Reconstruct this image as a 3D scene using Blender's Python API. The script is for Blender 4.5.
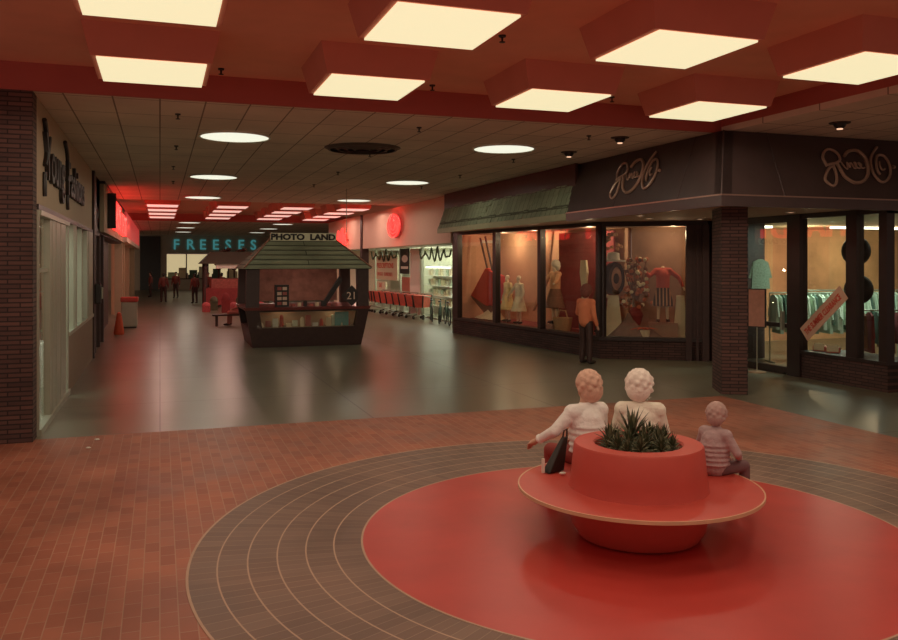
import bpy, bmesh, math, random
from math import sin, cos, pi, radians as R
from mathutils import Vector, Matrix
random.seed(7)
S = bpy.context.scene
COL = S.collection
for o in list(bpy.data.objects): bpy.data.objects.remove(o)

# ------------------------------------------------------------------ camera, world, exposure
cd = bpy.data.cameras.new('camera'); cam = bpy.data.objects.new('camera', cd); COL.objects.link(cam)
cam.location = (0, 0, 2.4); cam.rotation_euler = (R(90), 0, -R(19.22))
cd.sensor_width = 36; cd.lens = 829/898*36; cd.shift_y = -58/898; cd.clip_end = 300
S.camera = cam
W = bpy.data.worlds.new('world'); S.world = W; W.use_nodes = True
W.node_tree.nodes['Background'].inputs[0].default_value = (1.0, .62, .5, 1)
W.node_tree.nodes['Background'].inputs[1].default_value = .26
S.view_settings.view_transform = 'Standard'; S.view_settings.look = 'None'
S.view_settings.gamma = 1; S.view_settings.use_curve_mapping = False
S.view_settings.exposure = 0.0
def lamp(kind, loc, power, color, size=.1, rot=(0, 0, 0), spot=None, size_y=None):
    l = bpy.data.lights.new(kind.lower()+'_light', kind); l.energy = power; l.color = color
    if kind == 'AREA':
        l.size = size
        if size_y: l.shape = 'RECTANGLE'; l.size_y = size_y
    else: l.shadow_soft_size = size
    if spot: l.spot_size = spot; l.spot_blend = .15 if spot > 2.5 else .7
    o = bpy.data.objects.new(kind.lower()+'_light', l); o.location = loc; o.rotation_euler = rot; COL.objects.link(o)
    return o
# the lamps of the ceiling fixtures
TW = (1, .80, .60); PNEAR = 70; SR = .25
for Y in (10.6, 7.65, 4.7, 1.75):
    for X in (-.08, 2.56, 5.23, 7.83): lamp('SPOT', (X, Y, 4.64), PNEAR, TW, SR, spot=R(178))
for Y in (35.6, 41.6):
    for X in (.1, 2.85, 5.5, 7.95): lamp('SPOT', (X, Y, 4.62), 60, (1, .62, .5), .0, spot=R(178))
for X, Y in ((1.28, 15.45), (1.35, 22.9), (1.42, 30.3), (6.5, 15.3), (6.66, 22.7), (6.74, 29.95), (1.6, 49.9), (1.6, 57.3), (6.95, 50.2), (7.0, 57.5)):
    lamp('SPOT', (X, Y, 4.63), 60, (1, .92, .72), SR, spot=R(178))
# lights inside the shop windows and shops (their own lamps)
WARM = (1, .74, .46)
lamp('POINT', (10.55, 24.9, 3.1), 26, WARM, .06)
lamp('POINT', (10.6, 22.6, 3.1), 26, WARM, .06)
lamp('POINT', (10.95, 19.9, 3.1), 22, WARM, .06)
lamp('POINT', (12.3, 18.0, 3.1), 18, WARM, .06)
lamp('POINT', (17.0, 18.6, 3.0), 45, (1, .76, .45), .1)
lamp('POINT', (19.8, 18.6, 3.0), 45, (1, .76, .45), .1)
lamp('AREA', (15.2, 15.2, 3.34), 90, (.75, 1, .85), 1.2)
lamp('AREA', (11.9, 36, 3.0), 330, (.95, 1, .85), 1.5, size_y=15)
lamp('AREA', (-3.0, 16.0, 3.1), 110, (.85, 1, .88), 1.6, size_y=5)

# ------------------------------------------------------------------ materials
MATS = {}
def newmat(name):
    m = bpy.data.materials.new(name); m.use_nodes = True
    return m, m.node_tree, m.node_tree.nodes['Principled BSDF']
def rgba(c): return (c[0], c[1], c[2], 1)
def mat(name, col, rough=.6, var=.15, scale=6, metal=0, bump=0, emis=None, es=0, spec=.5):
    if name in MATS: return MATS[name]
    m, nt, b = newmat(name); N = nt.nodes; L = nt.links
    tc = N.new('ShaderNodeTexCoord'); no = N.new('ShaderNodeTexNoise')
    no.inputs['Scale'].default_value = scale; no.inputs['Detail'].default_value = 5
    L.new(tc.outputs['Object'], no.inputs['Vector'])
    mx = N.new('ShaderNodeMix'); mx.data_type = 'RGBA'
    mx.inputs[6].default_value = rgba([c*(1-var) for c in col]); mx.inputs[7].default_value = rgba([min(1, c*(1+var)) for c in col])
    L.new(no.outputs['Fac'], mx.inputs[0]); L.new(mx.outputs[2], b.inputs['Base Color'])
    b.inputs['Roughness'].default_value = rough; b.inputs['Metallic'].default_value = metal
    b.inputs['Specular IOR Level'].default_value = spec
    if bump:
        bp = N.new('ShaderNodeBump'); bp.inputs['Strength'].default_value = bump; bp.inputs['Distance'].default_value = .02
        L.new(no.outputs['Fac'], bp.inputs['Height']); L.new(bp.outputs[0], b.inputs['Normal'])
    if emis:
        b.inputs['Emission Color'].default_value = rgba(emis); b.inputs['Emission Strength'].default_value = es
    MATS[name] = m; return m
def brickmat(name, c1, c2, mortar, bw, rh, ms, mode='floor', rough=.6, offset=.5, bump=.4, K=3.1, center=(0, 0), big=.25, msmooth=.1, rvar=0, spec=.5):
    m, nt, b = newmat(name); N = nt.nodes; L = nt.links
    tc = N.new('ShaderNodeTexCoord'); sp = N.new('ShaderNodeSeparateXYZ'); L.new(tc.outputs['Object'], sp.inputs[0])
    cb = N.new('ShaderNodeCombineXYZ')
    def mth(op, a, b_=None):
        n = N.new('ShaderNodeMath'); n.operation = op
        for i, v in enumerate((a, b_)):
            if v is None: continue
            if isinstance(v, (int, float)): n.inputs[i].default_value = v
            else: L.new(v, n.inputs[i])
        return n.outputs[0]
    X, Y, Z = sp.outputs
    if mode == 'floor': L.new(Y, cb.inputs[0]); L.new(X, cb.inputs[1])
    elif mode == 'xz': L.new(X, cb.inputs[0]); L.new(Z, cb.inputs[1])
    elif mode == 'wall': L.new(mth('ADD', X, Y), cb.inputs[0]); L.new(Z, cb.inputs[1])
    elif mode == 'polar':
        dx = mth('SUBTRACT', X, center[0]); dy = mth('SUBTRACT', Y, center[1])
        r = mth('SQRT', mth('ADD', mth('MULTIPLY', dx, dx), mth('MULTIPLY', dy, dy)))
        L.new(mth('MULTIPLY', mth('ARCTAN2', dy, dx), K), cb.inputs[0]); L.new(mth('SUBTRACT', r, 2.41), cb.inputs[1])
    t = N.new('ShaderNodeTexBrick'); L.new(cb.outputs[0], t.inputs['Vector'])
    t.inputs['Scale'].default_value = 1; t.inputs['Brick Width'].default_value = bw; t.inputs['Row Height'].default_value = rh
    t.inputs['Mortar Size'].default_value = ms; t.inputs['Mortar Smooth'].default_value = msmooth; t.offset = offset
    t.inputs['Color1'].default_value = rgba(c1); t.inputs['Color2'].default_value = rgba(c2); t.inputs['Mortar'].default_value = rgba(mortar)
    no = N.new('ShaderNodeTexNoise'); no.inputs['Scale'].default_value = .9; no.inputs['Detail'].default_value = 6
    L.new(tc.outputs['Object'], no.inputs['Vector'])
    mr = N.new('ShaderNodeMapRange'); L.new(no.outputs['Fac'], mr.inputs[0]); mr.inputs[1].default_value = .3; mr.inputs[2].default_value = .7
    mr.inputs[3].default_value = 1-big; mr.inputs[4].default_value = 1+big
    mx = N.new('ShaderNodeVectorMath'); mx.operation = 'SCALE'; L.new(t.outputs['Color'], mx.inputs[0]); L.new(mr.outputs[0], mx.inputs['Scale'])
    L.new(mx.outputs[0], b.inputs['Base Color']); b.inputs['Roughness'].default_value = rough
    b.inputs['Specular IOR Level'].default_value = spec
    if rvar:
        m2 = N.new('ShaderNodeMapRange'); L.new(no.outputs['Fac'], m2.inputs[0]); m2.inputs[1].default_value = .3; m2.inputs[2].default_value = .7
        m2.inputs[3].default_value = rough-rvar; m2.inputs[4].default_value = rough+rvar; L.new(m2.outputs[0], b.inputs['Roughness'])
    if bump:
        bp = N.new('ShaderNodeBump'); bp.inputs['Strength'].default_value = bump; bp.inputs['Distance'].default_value = .01; bp.invert = True
        L.new(t.outputs['Fac'], bp.inputs['Height']); L.new(bp.outputs[0], b.inputs['Normal'])
    MATS[name] = m; return m
def emit(name, col, s):
    if name in MATS: return MATS[name]
    m, nt, b = newmat(name)
    b.inputs['Base Color'].default_value = rgba([min(1, c) for c in col]); b.inputs['Emission Color'].default_value = rgba(col); b.inputs['Emission Strength'].default_value = s
    MATS[name] = m; return m
def glassmat(name, tint, fac=.08):
    m, nt, b = newmat(name); N = nt.nodes; L = nt.links; N.remove(b)
    tr = N.new('ShaderNodeBsdfTransparent'); tr.inputs[0].default_value = rgba(tint)
    gl = N.new('ShaderNodeBsdfGlossy'); gl.inputs['Roughness'].default_value = .01; gl.inputs[0].default_value = (1, 1, 1, 1)
    ge = N.new('ShaderNodeNewGeometry'); dt = N.new('ShaderNodeVectorMath'); dt.operation = 'DOT_PRODUCT'
    L.new(ge.outputs['Normal'], dt.inputs[0]); L.new(ge.outputs['Incoming'], dt.inputs[1])
    def mth(op, a, b_=None):
        n = N.new('ShaderNodeMath'); n.operation = op
        for i, v in enumerate((a, b_)):
            if v is None: continue
            if isinstance(v, (int, float)): n.inputs[i].default_value = v
            else: L.new(v, n.inputs[i])
        return n.outputs[0]
    sch = mth('ADD', .04, mth('MULTIPLY', .7, mth('POWER', mth('SUBTRACT', 1.0, mth('ABSOLUTE', dt.outputs['Value'])), 5)))
    mx = N.new('ShaderNodeMixShader'); L.new(sch, mx.inputs[0]); L.new(tr.outputs[0], mx.inputs[1]); L.new(gl.outputs[0], mx.inputs[2])
    L.new(mx.outputs[0], N['Material Output'].inputs[0]); MATS[name] = m; return m

M = {}
M['brickfloor'] = brickmat('red brick paving', (.45, .165, .10), (.35, .12, .075), (.45, .25, .17), .235, .1195, .0045, 'floor', .5, rvar=.12, spec=.35)
PC = (3.98, 6.43)
M['ringfloor'] = brickmat('brown radial brick paving', (.26, .165, .125), (.21, .13, .10), (.32, .22, .165), .105, .232, .004, 'polar', .5, offset=0, K=3.1, center=PC, rvar=.1, spec=.35)
M['grout'] = mat('tan grout', (.55, .38, .28), .8)
M['concourse'] = brickmat('polished grey green concrete floor', (.19, .182, .128), (.172, .166, .116), (.085, .075, .055), 3.0, 3.1, .014, 'floor', .32, bump=0, big=.12, rvar=.03, offset=0)
M['disc'] = mat('glossy red painted floor', (.58, .060, .046), .36, .22, 1.6, bump=.05)
M['planter'] = mat('red moulded planter', (.60, .085, .062), .42, .08, 5)
M['trim_tan'] = mat('tan edge trim', (.75, .48, .30), .4)
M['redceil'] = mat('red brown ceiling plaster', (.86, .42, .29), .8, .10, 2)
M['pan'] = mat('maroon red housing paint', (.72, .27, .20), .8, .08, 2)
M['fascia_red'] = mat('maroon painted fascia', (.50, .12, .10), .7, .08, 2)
M['ceil'] = brickmat('greige ceiling tiles', (.82, .69, .57), (.78, .65, .54), (.30, .22, .17), 1.24, .62, .012, 'floor', .85, bump=.1, offset=0, big=.10, spec=.2)
M['frame'] = mat('dark bronze frame', (.032, .020, .018), .4, .2)
M['darkwood'] = mat('dark brown panelling', (.060, .030, .026), .5, .3, 9)
M['darkbrick'] = brickmat('dark narrow brick', (.15, .075, .062), (.085, .045, .040), (.035, .022, .02), .30, .062, .009, 'wall', .8, bump=1.0)
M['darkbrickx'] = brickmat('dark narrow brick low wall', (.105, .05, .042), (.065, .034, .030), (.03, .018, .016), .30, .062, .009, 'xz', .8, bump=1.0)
M['awning'] = mat('black brown awning metal', (.072, .048, .046), .38, .25, 3)
M['logo'] = mat('dull bronze lettering', (.42, .27, .20), .35, .1, metal=.3)
M['shingle'] = brickmat('green roof shingles', (.33, .40, .26), (.27, .34, .22), (.11, .13, .08), .27, 5, .010, 'floor', .8, bump=.4)
M['shinglex'] = brickmat('green kiosk shingles', (.24, .25, .155), (.20, .21, .13), (.055, .055, .035), 40, .1367, .012, 'xz', .85, bump=.8, big=.3)
M['green'] = mat('olive green edge board', (.40, .42, .24), .6)
M['soffit'] = mat('pale soffit plaster', (.60, .40, .30), .8)
M['alu'] = mat('anodised aluminium', (.42, .42, .33), .38, .08, metal=.35)
M['tan'] = mat('tan fascia board', (.46, .35, .23), .7, .08, 3)
M['blacksign'] = mat('black lettering', (.02, .015, .013), .5)
M['cream'] = mat('cream painted board', (.88, .66, .52), .7, .05)
M['white'] = mat('white board', (.85, .85, .75), .6, .04)
M['paper'] = mat('cream paper', (.85, .76, .55), .7, .04)
M['backdrop'] = mat('brown draped backdrop', (.36, .22, .155), .85, .4, 2.0)
M['peachwall'] = mat('peach display wall', (.75, .46, .30), .8, .1)
M['wine'] = mat('wine red cloth', (.30, .05, .05), .8, .3)
M['glass'] = glassmat('shop glass', (.93, .93, .90))
M['panel'] = emit('cream light diffuser', (.84, .77, .48), 1.0)
M['roundlamp'] = emit('white round diffuser', (.88, .90, .74), 1.0)
M['louvre'] = emit('pink reflected glow far diffuser', (.85, .50, .42), 1.0)
M['bulb'] = emit('warm bulb', (1, .6, .38), 1.0)
M['neon'] = emit('red neon tube', (.75, .028, .022), 3.5)
M['neonsoft'] = emit('soft red glowing sign face', (.36, .03, .026), 1.0)
M['teal'] = emit('teal glowing letter', (.035, .15, .155), 1.0)
M['tube'] = emit('fluorescent tube', (.95, 1, .85), 3)
M['black'] = mat('black metal', (.025, .018, .016), .45)
M['skin'] = mat('skin', (.62, .34, .24), .6, .05)
M['soil'] = mat('dark soil', (.10, .05, .035), .9, .5, 40, bump=1)
M['leafdark'] = mat('dark green leaves', (.085, .095, .05), .5, .4, 9)
M['leafpale'] = mat('pale green leaves', (.24, .23, .13), .5, .3, 9)

# ------------------------------------------------------------------ mesh builder
class MB:
    def __init__(s, o=(0, 0, 0)): s.v = []; s.f = []; s.o = Vector(o); s.T = None
    def add(s, vs, fs):
        n = len(s.v)
        for p in vs:
            p = Vector(p)
            if s.T is not None: p = s.T @ p
            s.v.append(p - s.o)
        s.f += [[i+n for i in f] for f in fs]; return s
    def box(s, x0, x1, y0, y1, z0, z1):
        return s.add([(x0,y0,z0),(x1,y0,z0),(x1,y1,z0),(x0,y1,z0),(x0,y0,z1),(x1,y0,z1),(x1,y1,z1),(x0,y1,z1)],
                     [(0,3,2,1),(4,5,6,7),(0,1,5,4),(1,2,6,5),(2,3,7,6),(3,0,4,7)])
    def frus(s, a, b):   # two quads (lists of 4 points), bottom a, top b
        return s.add(list(a)+list(b), [(0,3,2,1),(4,5,6,7),(0,1,5,4),(1,2,6,5),(2,3,7,6),(3,0,4,7)])
    def prism(s, pts, d):  # polygon pts (3d), extruded by vector d
        n = len(pts); d = Vector(d); pts = [Vector(p) for p in pts]
        return s.add(pts+[p+d for p in pts], [list(range(n))[::-1], list(range(n, 2*n))]+[(i, (i+1) % n, n+(i+1) % n, n+i) for i in range(n)])
    def cone(s, p0, p1, r0, r1, n=12):
        p0 = Vector(p0); p1 = Vector(p1); d = (p1-p0).normalized(); a = d.orthogonal().normalized(); b = d.cross(a)
        vs = [p0+(a*cos(2*pi*i/n)+b*sin(2*pi*i/n))*r0 for i in range(n)]+[p1+(a*cos(2*pi*i/n)+b*sin(2*pi*i/n))*r1 for i in range(n)]
        return s.add(vs, [list(range(n))[::-1], list(range(n, 2*n))]+[(i, (i+1) % n, n+(i+1) % n, n+i) for i in range(n)])
    def ell(s, c, r, n=14, k=9):
        if isinstance(r, (int, float)): r = (r, r, r)
        c = Vector(c); vs = [c+Vector((0, 0, -r[2]))]
        for j in range(1, k):
            t = -pi/2+pi*j/k
            vs += [c+Vector((r[0]*cos(t)*cos(2*pi*i/n), r[1]*cos(t)*sin(2*pi*i/n), r[2]*sin(t))) for i in range(n)]
        vs.append(c+Vector((0, 0, r[2])))
        f = [(0, 1+(i+1) % n, 1+i) for i in range(n)]
        for j in range(k-2):
            f += [(1+j*n+i, 1+j*n+(i+1) % n, 1+(j+1)*n+(i+1) % n, 1+(j+1)*n+i) for i in range(n)]
        l = len(vs)-1; f += [(l, 1+(k-2)*n+i, 1+(k-2)*n+(i+1) % n) for i in range(n)]
        return s.add(vs, f)
    def lathe(s, prof, c=(0, 0, 0), n=64, closed=True):   # prof [(r,z)] ring loop (closed polygon) or open from axis to axis
        c = Vector(c); vs = []; f = []; m = len(prof)
        for r, z in prof: vs += [c+Vector((r*cos(2*pi*i/n), r*sin(2*pi*i/n), z)) for i in range(n)]
        for j in range(m if closed else m-1):
            k = (j+1) % m
            f += [(j*n+i, j*n+(i+1) % n, k*n+(i+1) % n, k*n+i) for i in range(n)]
        if not closed: f += [list(range(n))[::-1], list(range((m-1)*n, m*n))]
        return s.add(vs, f)
    def tube(s, pts, r, n=6, r1=None):
        pts = [Vector(p) for p in pts]; m = len(pts); vs = []; ref = None
        for i, p in enumerate(pts):
            d = (pts[min(i+1, m-1)]-pts[max(i-1, 0)]).normalized()
            if ref is None: ref = d.orthogonal().normalized()
            a = (ref-d*ref.dot(d)); a = a.normalized() if a.length > 1e-6 else d.orthogonal().normalized(); ref = a; b = d.cross(a)
            rr = r if r1 is None else r+(r1-r)*i/(m-1)
            vs += [p+(a*cos(2*pi*k/n)+b*sin(2*pi*k/n))*rr for k in range(n)]
        f = [list(range(n))[::-1], list(range((m-1)*n, m*n))]
        for j in range(m-1): f += [(j*n+k, j*n+(k+1) % n, (j+1)*n+(k+1) % n, (j+1)*n+k) for k in range(n)]
        return s.add(vs, f)
    def build(s, name, m, parent=None, smooth=False, loc=None, rz=0, bevel=0):
        me = bpy.data.meshes.new(name); me.from_pydata([tuple(p) for p in s.v], [], s.f); me.materials.append(m)
        bm = bmesh.new(); bm.from_mesh(me)
        bmesh.ops.recalc_face_normals(bm, faces=bm.faces)
        if bevel: bmesh.ops.bevel(bm, geom=[e for e in bm.edges if e.is_manifold and e.calc_face_angle(0) > .5], offset=bevel, segments=2, affect='EDGES', profile=.5)
        bm.to_mesh(me); bm.free()
        if smooth:
            for p in me.polygons: p.use_smooth = True
            me.set_sharp_from_angle(angle=R(40))
        o = bpy.data.objects.new(name, me); COL.objects.link(o)
        if loc: o.location = loc
        o.rotation_euler.z = rz
        if parent: o.parent = parent
        return o
def thing(name, label, cat, loc=(0, 0, 0), rz=0, group=None):
    o = bpy.data.objects.new(name, None); o.empty_display_size = .1; COL.objects.link(o); o.location = loc; o.rotation_euler.z = rz
    return tag(o, label, cat, group)
def tag(o, label, cat, group=None):
    o['label'] = label; o['category'] = cat
    if group: o['group'] = group
    return o
def struct(o): o['kind'] = 'structure'; return o
def dup(root, loc, rz=None, label=None, group=None, scale=None):
    r = root.copy(); COL.objects.link(r); r.location = loc
    if rz is not None: r.rotation_euler.z = rz
    if label: r['label'] = label
    if group: r['group'] = group
    if scale: r.scale = scale
    for ch in list(root.children):
        c = ch.copy(); COL.objects.link(c); c.parent = r
        for g in list(ch.children):
            d = g.copy(); COL.objects.link(d); d.parent = c
    return r
def text(body, size, name, m, parent, x, y, z, depth=.01, align='LEFT', sx=1, tilt=None, bold=0, spacing=1):
    """lettering standing in the local x-z plane, reading along +x, facing -y"""
    cu = bpy.data.curves.new(name, 'FONT'); cu.body = body; cu.size = size; cu.extrude = depth; cu.align_x = align; cu.offset = bold; cu.space_character = spacing
    cu.resolution_u = 3
    t = bpy.data.objects.new('tmp', cu); COL.objects.link(t); bpy.context.view_layer.update()
    dg = bpy.context.evaluated_depsgraph_get(); me = bpy.data.meshes.new_from_object(t.evaluated_get(dg))
    bpy.data.objects.remove(t)
    T = Matrix.Translation((x, y, z)) @ (tilt if tilt else Matrix.Identity(4)) @ Matrix.Rotation(R(90), 4, 'X') @ Matrix.Diagonal((sx, 1, 1, 1))
    me.transform(T); me.materials.clear(); me.materials.append(m); me.name = name
    o = bpy.data.objects.new(name, me); COL.objects.link(o)
    if parent: o.parent = parent
    return o
def remesh(mb, vox, it=2):
    me = bpy.data.meshes.new('r'); me.from_pydata([tuple(p) for p in mb.v], [], mb.f)
    bm = bmesh.new(); bm.from_mesh(me); bmesh.ops.recalc_face_normals(bm, faces=bm.faces); bm.to_mesh(me); bm.free()
    o = bpy.data.objects.new('r', me); COL.objects.link(o)
    md = o.modifiers.new('r', 'REMESH'); md.mode = 'VOXEL'; md.voxel_size = vox
    sm = o.modifiers.new('s', 'SMOOTH'); sm.iterations = it; sm.factor = .5
    bpy.context.view_layer.update(); dg = bpy.context.evaluated_depsgraph_get()
    out = bpy.data.meshes.new_from_object(o.evaluated_get(dg)); bpy.data.objects.remove(o)
    return out
def mesh_obj(name, me, m, parent=None):
    me.name = name; me.materials.clear(); me.materials.append(m)
    for p in me.polygons: p.use_smooth = True
    o = bpy.data.objects.new(name, me); COL.objects.link(o)
    if parent: o.parent = parent
    return o

# ================================================================== SETTING: floors
XR, YC = 9.5, 12.42      # court corner
b = MB().box(-6, XR, -3, YC, -.2, 0); struct(b.build('floor', M['brickfloor']))
b = MB().box(-6, 30, YC, 80, -.2, 0).box(XR, 30, -3, YC, -.2, 0); struct(b.build('floor', M['concourse']))
def ringdisc(r0, r1, z0, z1): return MB().lathe([(r0, z0), (r1, z0), (r1, z1), (r0, z1)], (PC[0], PC[1], 0), 160)
struct(ringdisc(2.41, 3.78, 0, .003).build('floor', M['ringfloor']))
for k_ in range(1, 6): struct(ringdisc(2.41+.232*k_-.006, 2.41+.232*k_+.006, 0, .0036).build('trim_%d' % (20+k_), M['grout']))
struct(ringdisc(3.78, 3.80, 0, .004).build('trim_26', M['grout']))
struct(ringdisc(2.395, 2.412, 0, .006).build('trim_27', M['grout']))
struct(MB().lathe([(0.001, 0), (2.395, 0), (2.395, .005), (0.001, .005)], (PC[0], PC[1], 0), 160).build('floor', M['disc']))

# ================================================================== ceilings
CZ, RZ, YF = 4.68, 5.05, 12.22
struct(MB().box(-6, 9.35, -3, YF+.05, RZ, RZ+.1).build('ceiling', M['redceil']))
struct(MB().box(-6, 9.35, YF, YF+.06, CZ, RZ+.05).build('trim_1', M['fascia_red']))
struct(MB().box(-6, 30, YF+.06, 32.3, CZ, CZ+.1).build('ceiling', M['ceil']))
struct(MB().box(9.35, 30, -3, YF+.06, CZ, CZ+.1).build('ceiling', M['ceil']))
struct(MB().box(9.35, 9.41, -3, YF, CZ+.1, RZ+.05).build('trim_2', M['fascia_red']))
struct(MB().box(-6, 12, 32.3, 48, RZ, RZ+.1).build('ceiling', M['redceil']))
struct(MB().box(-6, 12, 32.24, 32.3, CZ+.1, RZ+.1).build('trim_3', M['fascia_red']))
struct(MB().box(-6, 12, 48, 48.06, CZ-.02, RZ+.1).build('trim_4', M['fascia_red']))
struct(MB().box(-6, 30, 48.06, 80, CZ, CZ+.1).build('ceiling', M['ceil']))

# coffered pans that carry the square lights
def light_pan():
    t = thing('ceiling_light', '', 'ceiling light', (0, 0, 0), 0)
    h = .60; H2 = .74; dz = CZ-RZ+.01     # local z=0 at the red ceiling
    q = lambda a, z: [(-a,-a,z),(a,-a,z),(a,a,z),(-a,a,z)]
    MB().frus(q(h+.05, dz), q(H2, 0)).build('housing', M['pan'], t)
    MB().box(-h+.01, h-.01, -h-.03, h+.03, dz-.025, dz-.004).build('diffuser', M['panel'], t)
    return t
pan0 = light_pan()
colname = ['leftmost', 'second from left', 'third from left', 'fourth from left']
rowname = {10.6: 'far row', 7.65: 'second row', 4.7: 'row overhead'}
first = True
for Y in (10.6, 7.65, 4.7, 1.75):
    for i, X in enumerate((-.08, 2.56, 5.23, 7.83)):
        lab = 'square cream light in the near red ceiling, %s in the %s' % (colname[i], rowname.get(Y, 'row'))
        if Y < 7 : lab = 'square cream light in the red ceiling overhead, outside the photo'
        if first: o = pan0; o.location = (X, Y, RZ); o['label'] = lab; o['group'] = 'square lights of the near red ceiling'; first = False
        else: dup(pan0, (X, Y, RZ), 0, lab, 'square lights of the near red ceiling')
# far court lights: the same fixture, pink reflected light put into the diffuser colour
t = thing('ceiling_light', '', 'ceiling light')
q = lambda a, z: [(-a,-a,z),(a,-a,z),(a,a,z),(-a,a,z)]
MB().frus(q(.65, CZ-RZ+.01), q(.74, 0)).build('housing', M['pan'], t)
MB().box(-.59, .59, -.63, .63, CZ-RZ-.015, CZ-RZ+.006).build('diffuser', M['louvre'], t)
far0 = t; first = True
rn = ['nearest', 'second', 'third', 'farthest']
for j, Y in enumerate((35.6, 38.6, 41.6, 44.8)):
    for i, X in enumerate((.1, 2.85, 5.5, 7.95)):
        lab = 'pinkish square light in the far red ceiling, %s row, %s' % (rn[j], colname[i])
        if first: t.location = (X, Y, RZ); t['label'] = lab; t['group'] = 'pink lights of the far red ceiling'; first = False
        else: dup(t, (X, Y, RZ), 0, lab, 'pink lights of the far red ceiling')
# round lights
t = thing('round_ceiling_light', '', 'ceiling light')
MB().lathe([(.60, -.03), (.64, -.03), (.64, 0), (.60, 0)], n=48).build('rim', M['white'], t)
MB().lathe([(.0, -.02), (.60, -.02), (.60, -.001), (.0, -.001)], n=48).build('diffuser', M['roundlamp'], t)
first = True; on = ['nearest', 'second', 'third', 'fourth', 'fifth', 'sixth']
for side, xs in (('left', [(1.28, 15.45), (1.35, 22.9), (1.42, 30.3), (1.6, 49.9), (1.6, 57.3), (1.65, 65.5)]), ('right', [(6.5, 15.3), (6.66, 22.7), (6.74, 29.95), (6.95, 50.2), (7.0, 57.5), (7.05, 65.2)])):
    for k, (X, Y) in enumerate(xs):
        lab = 'round white ceiling light, %s in the %s row along the walkway' % (on[k], side)
        if first: t.location = (X, Y, CZ); t['label'] = lab; t['group'] = 'round lights along the walkway'; first = False
        else: dup(t, (X, Y, CZ), 0, lab, 'round lights along the walkway')
# sprinklers
t = thing('sprinkler', 'small dark ceiling sprinkler', 'sprinkler')
MB().cone((0,0,0), (0,0,-.02), .045, .04).cone((0,0,-.02), (0,0,-.075), .014, .012, 8).cone((0,0,-.075), (0,0,-.083), .035, .035, 10).build('head', M['black'], t)
first = True
for sx_, row in (('left', [(.26, 13.42), (.3, 17.1), (.3, 20.8), (.35, 24.6)]), ('middle', [(4.14, 13.41), (4.14, 16.9), (4.25, 20.72), (4.27, 24.3)]), ('right', [(7.3, 13.28), (7.38, 16.84), (7.42, 20.41), (7.44, 23.86)])):
    for k, (X, Y) in enumerate(row):
        lab = 'small dark sprinkler under the beige ceiling, %s in the %s row' % (on[k], sx_)
        if first: t.location = (X, Y, CZ); t['label'] = lab; t['group'] = 'sprinklers under the beige ceiling'; first = False
        else: dup(t, (X, Y, CZ), 0, lab, 'sprinklers under the beige ceiling')
for (X, Y, lab) in ((.79, 11.75, 'small dark sprinkler under the red ceiling beside the leftmost square light'), (3.85, 11.8, 'small dark sprinkler under the red ceiling right of the second square light'), (6.85, 11.7, 'small dark sprinkler under the red ceiling right of the third square light'), (3.78, 8.95, 'small dark sprinkler under the red ceiling at the top edge of the photo')):
    dup(t, (X, Y, RZ), 0, lab, 'sprinklers under the red ceiling')
# air diffuser
t = thing('air_diffuser', 'round dark air diffuser with rings in the beige ceiling', 'air vent', (3.82, 16.2, CZ))
m_ = MB()
for r in (.2, .36, .52, .70): m_.lathe([(r-.055, -.05), (r-.02, -.05), (r+.04, -.004), (r, -.004)], n=40)
m_.build('rings', mat('dull dark metal', (.09, .065, .055), .5), t)
MB().lathe([(0, -.004), (.76, -.004), (.76, -.0005), (0, -.0005)], n=40).build('throat', M['black'], t)
# eyeball spots near the shop corner
t = thing('eyeball_spot', '', 'spotlight')
MB().lathe([(.09, -.015), (.16, -.015), (.17, 0), (.09, 0)], n=24).build('ring', M['darkwood'], t)
MB().ell((0, 0, -.02), (.10, .10, .09)).build('eyeball', M['black'], t, smooth=True)
MB().lathe([(0, -.115), (.045, -.113), (.05, -.09), (0, -.09)], n=16).build('lens', M['bulb'], t)
for k, (X, Y, lab) in enumerate(((8.0, 15.4, 'dark eyeball spotlight in the beige ceiling, farthest of three beside the black awning'), (7.95, 13.3, 'dark eyeball spotlight in the beige ceiling, middle one beside the black awning'), (10.5, 10.7, 'eyeball spotlight in the beige ceiling above the right half of the black awning'))):
    if k == 0: t.location = (X, Y, CZ); t['label'] = lab; t['group'] = 'eyeball spotlights near the black awning'
    else: dup(t, (X, Y, CZ), 0, lab, 'eyeball spotlights near the black awning')

# ================================================================== LEFT SIDE (wall frame: x runs away from the camera, y into the shop)
LO = (-1.6, 12.3, 0); LR = R(90)
def lx(Y): return Y-12.3
struct(MB().box(-3.2, -1.6, 12.25, 12.62, 0, CZ).build('wall_left', M['darkbrick']))
struct(MB().box(-6, -3.2, 12.25, 12.62, 0, CZ).build('wall_left', M['darkbrick']))
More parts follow.
